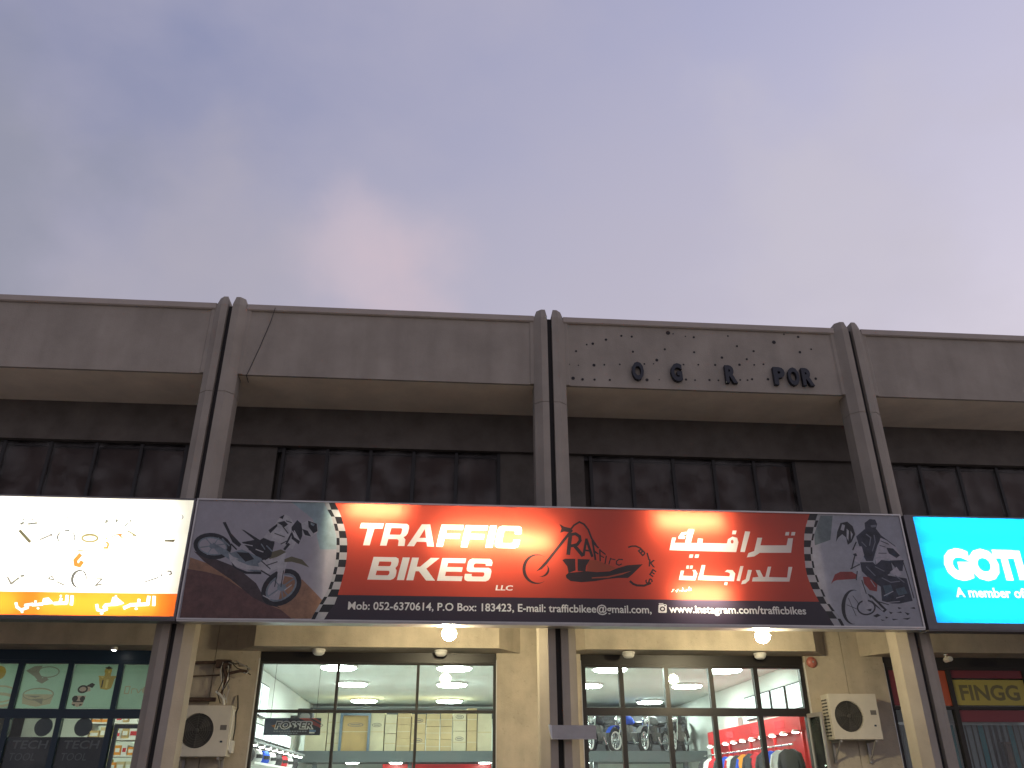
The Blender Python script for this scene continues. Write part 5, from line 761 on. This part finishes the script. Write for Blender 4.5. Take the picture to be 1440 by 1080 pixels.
MB().box(-4.60, -4.53, 11.66, 11.76, 2.602, 3.74).build('post', 'wrap_blue', t)
MB().box(-3.82, -3.75, 11.66, 11.76, 2.602, 3.74).build('post', 'wrap_blue', t)
MB().box(-4.53, -3.82, 11.66, 11.76, 3.58, 3.74).build('top_rail', 'wrap_blue', t)

# motorbikes parked on the mezzanine
def motorbike(label, loc, rz, tank, sc_=1.0):
    t = thing('motorbike', label, 'motorbike', (0, 0, 0), 'motorbikes on the mezzanine')
    r = .30
    for wx in (-.62, .62):
        wl_ = MB().torus((wx, 0, r), r-.045, .045, 'Y', 26, 8).build('wheel', 'tyre', t, smooth=True)
        MB().torus((wx, 0, r), r-.095, .024, 'Y', 26, 6).build('rim', 'cloth_white', wl_)
        mb = MB()
        for k in range(9):
            a = 2*PI*k/9; mb.tube([(wx, 0, r), (wx+(r-.09)*math.cos(a), 0, r+(r-.09)*math.sin(a))], .009, 4)
        mb.lathe([(.05, -.05), (.05, .05)], (wx, 0, r), 'Y', 10); mb.build('spokes', 'chrome', wl_)
    for s in (-1, 1): MB().tube([(.62, s*.08, r), (.40, s*.08, .88)], .022, 8).build('fork_tube', 'chrome', t)
    MB().tube([(.33, -.36, .98), (.37, -.2, .95), (.40, 0, .92), (.37, .2, .95), (.33, .36, .98)], .016, 7).build('handlebar', 'black', t)
    MB().lathe([(.03, .40), (.085, .44), (.09, .50), (.02, .52)], (0, 0, .80), 'X', 14).build('headlamp', 'chrome', t)
    MB().tube([(.40, 0, .85), (.05, 0, .72), (-.30, 0, .68), (-.62, 0, .72)], .03, 6).tube([(.38, 0, .75), (.12, 0, .25), (-.25, 0, .25), (-.32, 0, .66)], .028, 6).tube([(-.25, .08, .28), (-.62, .08, r)], .025, 6).tube([(-.25, -.08, .28), (-.62, -.08, r)], .025, 6).build('frame', 'black', t)
    secs = []
    for x, w_, zlo, zhi in ((.34, .06, .78, .86), (.22, .13, .70, .92), (.05, .14, .70, .93), (-.10, .09, .70, .83)):
        secs.append([(x, w_*math.cos(a), (zlo+zhi)/2+(zhi-zlo)/2*math.sin(a)) for a in [2*PI*k/10 for k in range(10)]])
    MB().loft(secs).build('tank', tank, t, smooth=True)
    secs = []
    for x, w_, zlo, zhi in ((-.06, .08, .72, .80), (-.25, .12, .71, .79), (-.50, .12, .74, .82), (-.78, .05, .80, .85)):
        secs.append([(x, w_*math.cos(a), (zlo+zhi)/2+(zhi-zlo)/2*math.sin(a)) for a in [2*PI*k/10 for k in range(10)]])
    MB().loft(secs).build('seat', 'black', t, smooth=True)
    MB().box(-.14, .18, -.13, .13, .30, .52).box(-.02, .14, -.09, .09, .52, .68).build('engine', 'print_grey', t, bevel=.02)
    MB().tube([(.10, .14, .40), (.05, .17, .24), (-.3, .18, .26), (-.85, .19, .36)], .035, 8, .05).build('exhaust', 'chrome', t)
    for wx, a0, a1 in ((.62, 30, 150), (-.62, 40, 160)):
        mb = MB(); q = []
        for k in range(9):
            a = math.radians(a0+(a1-a0)*k/8); q.append((wx+(r+.05)*math.cos(a), r+(r+.05)*math.sin(a)))
        secs = [[(x, -.07, z), (x, .07, z), (x, .06, z+.012), (x, -.06, z+.012)] for x, z in q]
        mb.loft(secs).build('fender', tank, t)
    t.location = loc; t.rotation_euler = (0, 0, rz); t.scale = (sc_, sc_, sc_)
    return t
motorbike('dark motorbike with yellow tank, leftmost on the mezzanine behind the right window', (1.95, 12.1, 2.602), math.radians(-150), 'cloth_yellow', 1.12)
motorbike('black motorbike turned towards the street, second from the left on the mezzanine', (2.85, 12.2, 2.602), math.radians(-125), 'cloth_charcoal', 1.12)
motorbike('blue motorbike in the middle of the row on the mezzanine', (3.75, 12.2, 2.602), math.radians(-140), 'cloth_blue', 1.12)
motorbike('grey motorbike between the blue and the black one on the mezzanine', (4.50, 12.3, 2.602), math.radians(-130), 'cloth_greyc', 1.12)
motorbike('black motorbike at the right end of the mezzanine row', (5.20, 12.2, 2.602), math.radians(-118), 'cloth_charcoal', 1.15)

tag(MB().box(1.3, 5.75, 13.3, 13.36, 2.602, 3.70).build('added_backdrop', 'cloth_charcoal'), 'dark backdrop added behind the motorbikes on the mezzanine', 'board')  # added dark sheet, deepens the tone around the bikes
# red display rack along the right wall
rk = thing('display_rack', 'long red clothing rack with a header board and spotlights along the right wall', 'rack', (5.4, 7, .16))
MB().box(5.38, 5.50, 3.8, 10.0, 2.71, 3.04).build('header_board', 'red_paint', rk)
for y0 in (4.6, 6.1, 7.9): MB().box(5.374, 5.378, y0, y0+.55, 2.80, 2.96).build('header_plate', 'cloth_redc', rk)
MB().box(5.50, 5.78, 3.8, 10.0, 2.97, 3.02).build('canopy', 'red_paint', rk)
MB().box(5.70, 5.78, 3.8, 10.0, .17, 2.965).build('back_panel', 'red_paint', rk)
for y in (3.85, 5.4, 6.9, 8.4, 9.9):
    MB().box(5.41, 5.47, y, y+.06, .17, 2.735).build('post', 'red_paint', rk)
for k in range(10):
    y = 4.0+k*.64
    s_ = MB().lathe([(.05, 2.655), (.085, 2.62), (.085, 2.60)], (5.34, y, .08), 'Z', 12).build('spotlight', 'plastic_white', rk)
    MB().lathe([(.078, 2.602), (.05, 2.585), (.01, 2.58)], (5.34, y, .08), 'Z', 12).build('lens', 'led_spot', s_)
MB().tube([(5.20, 3.9, 2.46), (5.20, 9.9, 2.46)], .018, 8).build('rail', 'chrome', rk)
cl = ['charcoal', 'white', 'blue', 'charcoal', 'redc', 'charcoal', 'orange', 'charcoal', 'white', 'blue', 'charcoal', 'redc', 'white', 'charcoal']
cn = {'white': 'white', 'blue': 'blue', 'charcoal': 'black', 'redc': 'red', 'orange': 'orange', 'yellow': 'yellow', 'teal': 'teal'}
for k, c in enumerate(cl):
    y = 4.05+k*.43
    t = thing('riding_jacket', f'{cn[c]} riding jacket hanging {ORD[k]} from the street end of the red rack', 'jacket', (5.18, y, 1.5), 'jackets on the red rack')
    mt = Matrix.Translation((5.18, y, 0)) @ Matrix.Rotation(math.radians(-55), 4, 'Z') @ Matrix.Translation((0, 0, .51)) @ Matrix.Scale(.78, 4)
    mb = MB()
    prof = [(-.24, 1.62), (.24, 1.62), (.25, 2.10), (.27, 2.30), (.10, 2.40), (0, 2.37), (-.10, 2.40), (-.27, 2.30), (-.25, 2.10)]
    mb.loft([[(x, .06, z) for x, z in prof], [(x*1.02, 0, z) for x, z in prof], [(x, -.06, z) for x, z in prof]]).xf(mt).build('body', 'cloth_'+c, t)
    for s in (-1, 1):
        MB().tube([(s*.25, 0, 2.27), (s*.33, -.01, 2.05), (s*.35, -.02, 1.72)], .075, 8, .055).xf(mt).build('sleeve', 'cloth_'+(c if k % 2 else cl[(k+3) % 14]), t)
    MB().tube([(0, 0, 2.38), (0, 0, 2.44), (.03, 0, 2.475), (0, 0, 2.495), (-.02, 0, 2.48)], .008, 5).xf(mt).build('hanger', 'black', t)
tag(MB().box(5.66, 5.79, 8.3, 9.3, 2.97, 3.30).build('notice_board', 'cloth_white'), 'white notice board above the red rack on the right wall', 'board')
for k, y in enumerate((4.4, 5.3, 6.2, 7.1)):
    t = thing('wall_panel', f'bright backlit panel high on the right wall, {ORD[k]} from the street', 'panel', (5.78, y, 3.2), 'backlit panels on the right wall')
    MB().box(5.76, 5.795, y, y+.8, 3.18, 3.72).build('frame', 'black', t)
    MB().box(5.752, 5.758, y+.03, y+.77, 3.21, 3.69).build('face', 'led_panel', t)
# left wall: backlit panels, spot row, helmets on shelf
for k in range(7):
    y = 4.0+k*.95
    t = thing('wall_panel', f'bright backlit panel low on the left wall, {ORD[k]} from the street', 'panel', (-5.78, y, 2.7), 'backlit panels on the left wall')
    MB().box(-5.795, -5.74, y, y+.9, 2.66, 2.98).build('frame', 'black', t)
    MB().box(-5.738, -5.73, y+.03, y+.87, 2.69, 2.95).build('face', 'led_panel', t)
for k in range(4):
    y = 3.5+k*.85
    t = thing('wall_panel', f'tall bright panel high on the left wall, {ORD[k]} from the street', 'panel', (-5.78, y, 3.2), 'tall panels on the left wall')
    MB().box(-5.795, -5.74, y, y+.8, 3.12, 3.80).build('frame', 'black', t)
    MB().box(-5.738, -5.73, y+.03, y+.77, 3.15, 3.77).build('face', 'led_panel', t)
sh_ = thing('helmet_shelf', 'long wall shelf with a row of spotlights on the left wall', 'shelf', (-5.5, 7, 2.0))
MB().box(-5.79, -5.30, 4.0, 10.8, 2.12, 2.16).build('board', 'cloth_white', sh_)
MB().box(-5.79, -5.35, 4.0, 10.8, 2.50, 2.54).build('top_board', 'cloth_greyc', sh_)
for k in range(9):
    y = 4.3+k*.75
    s_ = MB().lathe([(.05, 2.498), (.07, 2.47), (.07, 2.455)], (-5.40, y, 0), 'Z', 12).build('spotlight', 'plastic_white', sh_)
    MB().lathe([(.064, 2.456), (.04, 2.44), (.01, 2.436)], (-5.40, y, 0), 'Z', 12).build('lens', 'led_spot', s_)
for k in range(8):
    y = 4.25+k*.8; c = ['charcoal', 'white', 'blue', 'white', 'charcoal', 'redc', 'white', 'charcoal'][k]
    t = thing('helmet', f'{cn[c]} motorcycle helmet, {ORD[k]} from the street on the wall shelf', 'helmet', (-5.5, y, 2.16), 'helmets on the wall shelf')
    MB().lathe([(.09, 2.161), (.125, 2.20), (.138, 2.27), (.125, 2.35), (.085, 2.40), (.02, 2.42)], (-5.5, y, 0), 'Z', 16).build('shell', 'cloth_'+c, t, smooth=True)
    secs = [[(-5.5+.142*math.cos(a), y+.142*math.sin(a), z) for a in [math.radians(-75+150*q/8) for q in range(9)]]+[(-5.5+.12*math.cos(a), y+.12*math.sin(a), z) for a in [math.radians(75-150*q/8) for q in range(9)]] for z in (2.25, 2.32)]
    MB().loft(secs).build('visor', 'black', t)
sp = thing('loudspeaker', 'black loudspeaker high in the left back corner of the bike shop', 'speaker', (-5.4, 10.6, 3.4))
MB().box(-5.6, -5.2, 10.4, 10.75, 3.25, 3.65).build('cabinet', 'black', sp, bevel=.02)
MB().lathe([(.14, 10.40), (.12, 10.392), (.03, 10.395)], (-5.4, 0, 3.42), 'Y', 18).build('cone', 'print_grey', sp)
MB().box(-5.79, -5.6, 10.55, 10.6, 3.42, 3.48).build('bracket', 'black', sp)
# printed banner hung inside the left window
for k, c in dict(bk=(.11, .15, .22), dk=(.03, .035, .045), wt=(.9, .9, .9), rd=(.7, .10, .06), bl=(.2, .35, .6), or_=(.65, .25, .05), ltxt=(.34, .38, .42)).items(): pbr('fs_'+k, c, .4)
fb = thing('banner', 'dark blue printed banner with white outlined lettering behind the left window', 'banner', (-4.56, 3.3, 2.56))
bx0, bx1, bz0, bz1 = -5.07, -4.04, 2.575, 2.87
lay = [('dk', [P_((bx0+.5, bz0), (bx1, bz0), (bx1, bz1), (bx0+.42, bz1))]),
       ('rd', [P_((bx0+.62, bz1), (bx0+.80, bz1), (bx1, bz1-.12), (bx1, bz1-.17)), P_((bx0+.84, bz1), (bx0+.93, bz1), (bx1, bz1-.06), (bx1, bz1-.09))]),
       ('or_', [P_((bx0+.13, bz0+.16), (bx0+.22, bz0+.19), (bx0+.25, bz0+.16), (bx0+.2, bz0+.12))]),
       ('wt', [text_shape('FOSSER', bx0+.19, bz0+.115, .115, width=.72, bold=.10, shear=.2)]),
       ('dk', [text_shape('FOSSER', bx0+.205, bz0+.115, .112, width=.665, bold=.012, shear=.2)]),
       ('wt', [rectp(bx0+.83, bx0+.93, bz0+.03, bz0+.055)]), ('bl', [rectp(bx0+.83, bx0+.95, bz0+.055, bz0+.09)]),
       ('ltxt', [rectp(bx0+.18+.047*k, bx0+.215+.047*k, bz0+.055, bz0+.075) for k in range(13)]+[rectp(bx0+.30+.047*k, bx0+.335+.047*k, bz0+.025, bz0+.04) for k in range(7)])]
print_panel('print', (bx0, bx1, bz0, bz1), 3.296, lay, 'bk', fb, 'fs_')
MB().box(bx0, bx1, 3.298, 3.306, bz0, bz1).build('backing', 'black', fb)
for x in (bx0+.1, bx1-.1): MB().tube([(x, 3.302, bz1), (x, 3.302, 4.10)], .004, 5).build('string', 'cable', fb)

# ------------------------------------------------------------------ left neighbour: posters on the upper panes, dark film below
for k, c in dict(mint=(.36, .52, .44), ring=(.24, .22, .19), tan=(.42, .36, .27), gold=(.42, .28, .06), gold2=(.62, .45, .14), dk=(.035, .028, .025), pk=(.40, .28, .24), film=(.022, .022, .028), gtxt=(.22, .22, .225), rdl=(.12, .02, .02)).items(): (pbr('po_'+k, c, .6) if k in ('film', 'gtxt', 'rdl') else film('po_'+k, c, .6))
PX = [-10.3, -9.42, -8.55, -7.67, -6.86]
def poster(k, lay, label):
    a, b = PX[k]+.05, PX[k+1]-.05
    t = thing('window_poster', label, 'poster', ((a+b)/2, 2.88, 2.98), 'posters in the blue framed window')
    print_panel('print', (a, b, 2.985, 3.735), 2.874, lay(a, b), 'mint', t, 'po_')
    MB().box(a, b, 2.872, 2.876, 2.979, 2.984).box(a, b, 2.872, 2.876, 3.736, 3.741).build('edge_tape', 'casing_white', t)
def ringc(x, z, r, rz, th): return [circ(x, z, r, 20, rz), circ(x, z, r-th, 20, rz-th)]
poster(0, lambda a, b: [('tan', [ringc(b-.22, 3.22, .30, .15, .03), ringc(b-.22, 3.12, .30, .13, .05)]), ('gold', [[circ(b-.33, 3.58, .12)]])], 'mint poster with a gold disc at the left edge of the photo')
poster(1, lambda a, b: [('tan', [ringc(a+.34, 3.22, .27, .11, .025), P_((a+.07, 3.22), (a+.61, 3.22), (a+.58, 3.06), (a+.34, 3.01), (a+.10, 3.06))]), ('ring', [ringc(a+.34, 3.22, .27, .11, .012), P_((a+.24, 3.14), (a+.44, 3.15), (a+.44, 3.05), (a+.38, 3.08)), P_((a+.12, 3.20), (a+.40, 3.19), (a+.30, 3.16))]), ('ring', [ringc(a+.42, 3.60, .20, .10, .018), P_((a+.03, 3.62), (a+.16, 3.70), (a+.30, 3.71), (a+.26, 3.60), (a+.34, 3.50), (a+.30, 3.43), (a+.20, 3.52)), P_((a+.24, 3.45), (a+.36, 3.40), (a+.46, 3.47), (a+.40, 3.52))])], 'mint poster showing two steel hose clamps')
poster(2, lambda a, b: [('gold', [P_((a+.46, 3.50), (a+.74, 3.50), (a+.71, 3.33), (a+.64, 3.30), (a+.52, 3.32)), P_((a+.44, 3.54), (a+.78, 3.54), (a+.74, 3.49), (a+.48, 3.49)), [circ(a+.60, 3.63, .065)], rectp(a+.55, a+.66, 3.53, 3.60)]), ('gold2', [rectp(a+.60, a+.64, 3.33, 3.48), P_((a+.48, 3.53), (a+.56, 3.53), (a+.52, 3.50)), [circ(a+.62, 3.61, .02)]]), ('dk', [P_((a+.53, 3.68), (a+.60, 3.71), (a+.67, 3.67), (a+.60, 3.65)), rectp(a+.53, a+.55, 3.34, 3.47)]),
       ('pk', [P_((a+.08, 3.06), (a+.10, 3.20), (a+.30, 3.20), (a+.27, 3.03), (a+.18, 3.01)), P_((a+.15, 3.34), (a+.20, 3.24), (a+.36, 3.28), (a+.34, 3.36))]), ('dk', [ringc(a+.22, 3.31, .09, .07, .03), P_((a+.26, 3.36), (a+.36, 3.42), (a+.42, 3.39), (a+.38, 3.33), (a+.33, 3.35)), [circ(a+.12, 3.15, .05)], [circ(a+.25, 3.15, .045)], rectp(a+.10, a+.28, 3.09, 3.11), P_((a+.08, 3.05), (a+.14, 3.02), (a+.14, 3.06)), P_((a+.22, 3.02), (a+.27, 3.06), (a+.22, 3.06))])], 'mint poster showing a brass grease nipple and a steel one')
poster(3, lambda a, b: [('tan', strokes([(a+.08, 3.24), (a+.08, 3.36), (a+.16, 3.36), (a+.15, 3.24), (a+.08, 3.24)], .02)+strokes([(a+.20, 3.24), (a+.20, 3.32), (a+.26, 3.32)], .018)+strokes([(a+.28, 3.32), (a+.32, 3.25), (a+.37, 3.32)], .018)+[[circ(a+.45, 3.30, .07)]]), ('pk', [[circ(a+.46, 3.34, .04)]])], 'mint poster with tan script half hidden by the left column')
for k in range(1, 3):
    a, b = PX[k]+.05, PX[k+1]-.05
    t = thing('window_film', ['dark window film lettered TECH TOOL, left one of the two', 'dark window film lettered TECH TOOL, right one beside the shop door'][k-1], 'window film', ((a+b)/2, 2.88, .36), 'dark films on the blue framed window')
    lay = [('gtxt', [text_shape('TECH', a+.09, 2.33, .13, width=.60, bold=.015, shear=.12), text_shape('TOOL', a+.09, 2.14, .12, width=.44, bold=-.004, shear=.12)]), ('rdl', [P_((a+.1, 2.02), (a+.3, 1.98), (a+.34, 1.6), (a+.1, 1.6))])]
    print_panel('print', (a, b, .36, 2.515), 2.874, lay, 'film', t, 'po_')
    MB().box(a, b, 2.876, 2.880, .36, 2.515).build('backing', 'black', t)
    t = thing('round_sticker', ['grey round disc hanging above the left dark film', 'grey round disc hanging above the right dark film'][k-1], 'disc', ((a+b)/2, 2.9, 2.5), 'round discs in the blue framed window')
    cx = a+(.55 if k == 1 else .36)
    MB().lathe([(.15, 2.895), (.155, 2.90), (.15, 2.905)], (cx, 0, 2.68), 'Y', 24).build('disc', 'teal_grey', t)
    MB().tube([(cx, 2.90, 2.82), (cx, 2.90, 4.1)], .004, 5).build('string', 'cable', t)
for k, (x, y) in enumerate(((-10.3, 4.6), (-8.2, 4.9), (-9.4, 7.0), (-7.2, 6.2))):
    t = thing('ceiling_light', f'{["left front", "right front", "left rear", "right rear"][k]} round ceiling light of the hardware shop behind the posters', 'ceiling light', (x, y, 4.04), 'ceiling lights in the hardware shop')
    MB().lathe([(.26, 4.098), (.27, 4.07), (.26, 4.05)], (x, y, 0), 'Z', 20).build('rim', 'plastic_white', t)
    MB().lathe([(.24, 4.052), (.22, 4.035), (.02, 4.028)], (x, y, 0), 'Z', 20).build('diffuser', 'led_left', t)
sh2 = thing('goods_shelf', 'tall white shelf rack seen through the hardware shop door', 'shelf', (-8.4, 6.4, .16))
for x in (-9.3, -7.65): MB().box(x-.03, x+.03, 6.1, 6.7, .16, 3.3).build('upright', 'cloth_white', sh2)
for z in np.arange(.4, 3.3, .32): MB().box(-9.27, -7.68, 6.1, 6.7, z, z+.03).build('shelf_board', 'cloth_white', sh2)
LEV = ['lowest', 'second lowest', 'second highest', 'highest']
for j, z in enumerate((2.03, 2.35, 2.67, 2.99)):
    z = float([v for v in np.arange(.4, 3.3, .32) if abs(v-z) < .17][0])+.031
    x = -9.23; k = 0
    while x < -7.9:
        w_ = random.uniform(.12, .22); h = random.uniform(.14, .26); c = random.choice(['carton_a', 'carton_c', 'cloth_yellow', 'cloth_orange', 'cloth_white', 'carton_b'])
        t = thing('goods_box', f'goods box, {ORD[k]} from left on the {LEV[j]} filled hardware shelf', 'box', (x+w_/2, 6.25, z), 'goods on the hardware shelf')
        MB().box(x, x+w_-.02, 6.12, 6.42, z, z+h).build('carton_body', c, t)
        MB().box(x+.02, x+w_-.04, 6.114, 6.118, z+h*.3, z+h*.7).build('box_label', 'cloth_white' if c != 'cloth_white' else 'cloth_redc', t)
        x += w_; k += 1
hd = MB().box(-7.62, -6.86, 2.918, 2.96, 2.66, 2.72).box(-7.62, -7.55, 2.918, 2.96, .16, 2.66).build('door_frame', 'mullion_blue'); tag(hd, 'blue door frame behind the left column under the posters', 'door frame')
# ------------------------------------------------------------------ right neighbour: closed shop with yellow sign and blinds
for k, c in dict(y=(.46, .39, .08), ink=(.17, .15, .06), rd=(.20, .035, .045), org=(.50, .10, .04)).items(): pbr('rn_'+k, c, .5)
ys = thing('window_sign', 'dim yellow sign panel with dark lettering in the right dark shopfront', 'sign', (8.92, 2.78, 3.08))
print_panel('print', (8.19, 9.66, 3.10, 3.57), 2.838, [('ink', [text_shape('FINGG', 8.30, 3.20, .27, width=1.22, bold=.03)])], 'y', ys, 'rn_')
MB().box(8.19, 9.66, 2.84, 2.848, 3.10, 3.57).build('backing', 'black', ys)
def band(x0, x1, z0, z1, mt, label):
    t = thing('red_band', label, 'window band', ((x0+x1)/2, 2.95, z0), 'coloured bands in the dark shopfront')
    MB().box(x0, x1, 2.838, 2.846, z0, z1).build('strip', mt, t)
    MB().box(x0, x1, 2.848, 2.853, z0, z1).build('backing', 'black', t)
band(8.18, 9.67, 3.60, 3.79, 'rn_rd', 'dark red band above the yellow sign in the right shopfront')
band(8.18, 9.67, 2.80, 3.01, 'rn_rd', 'dark red band below the yellow sign in the right shopfront')
band(7.14, 8.08, 3.09, 3.74, 'rn_org', 'orange red panel seen left of the right column')
band(6.88, 7.13, 3.09, 3.74, 'rn_rd', 'narrow dark red panel beside the pier of the right column')
band(9.77, 11.1, 3.10, 3.74, 'rn_rd', 'dark red panel right of the yellow sign at the photo edge')
bl = thing('vertical_blinds', 'grey vertical blinds hanging behind the dark right shopfront', 'blinds', (9, 3.2, .4))
MB().box(6.9, 11.1, 3.18, 3.24, 2.77, 2.82).build('head_rail', 'alu', bl)
for k in range(34):
    x = 6.95+k*.122
    mt = Matrix.Translation((x, 3.21, 0)) @ Matrix.Rotation(math.radians(random.uniform(8, 38)), 4, 'Z')
    MB().box(-.058, .058, -.0015, .0015, .45, 2.768, mt).build('slat', 'cloth_greyc' if k % 5 else 'cloth_teal', bl)
for k, x in enumerate((9.15, 9.75)):
    t = thing('wooden_post', ['short dark wooden post behind the blinds under the yellow sign', 'dark wooden post behind the blinds at the right edge'][k], 'post', (x, 3.1, .16))
    MB().box(x-.05, x+.05, 3.05, 3.13, .16, 2.42).build('shaft', 'wood', t)
    MB().box(x-.07, x+.07, 3.03, 3.15, 2.421, 2.46).build('cap', 'wood', t)
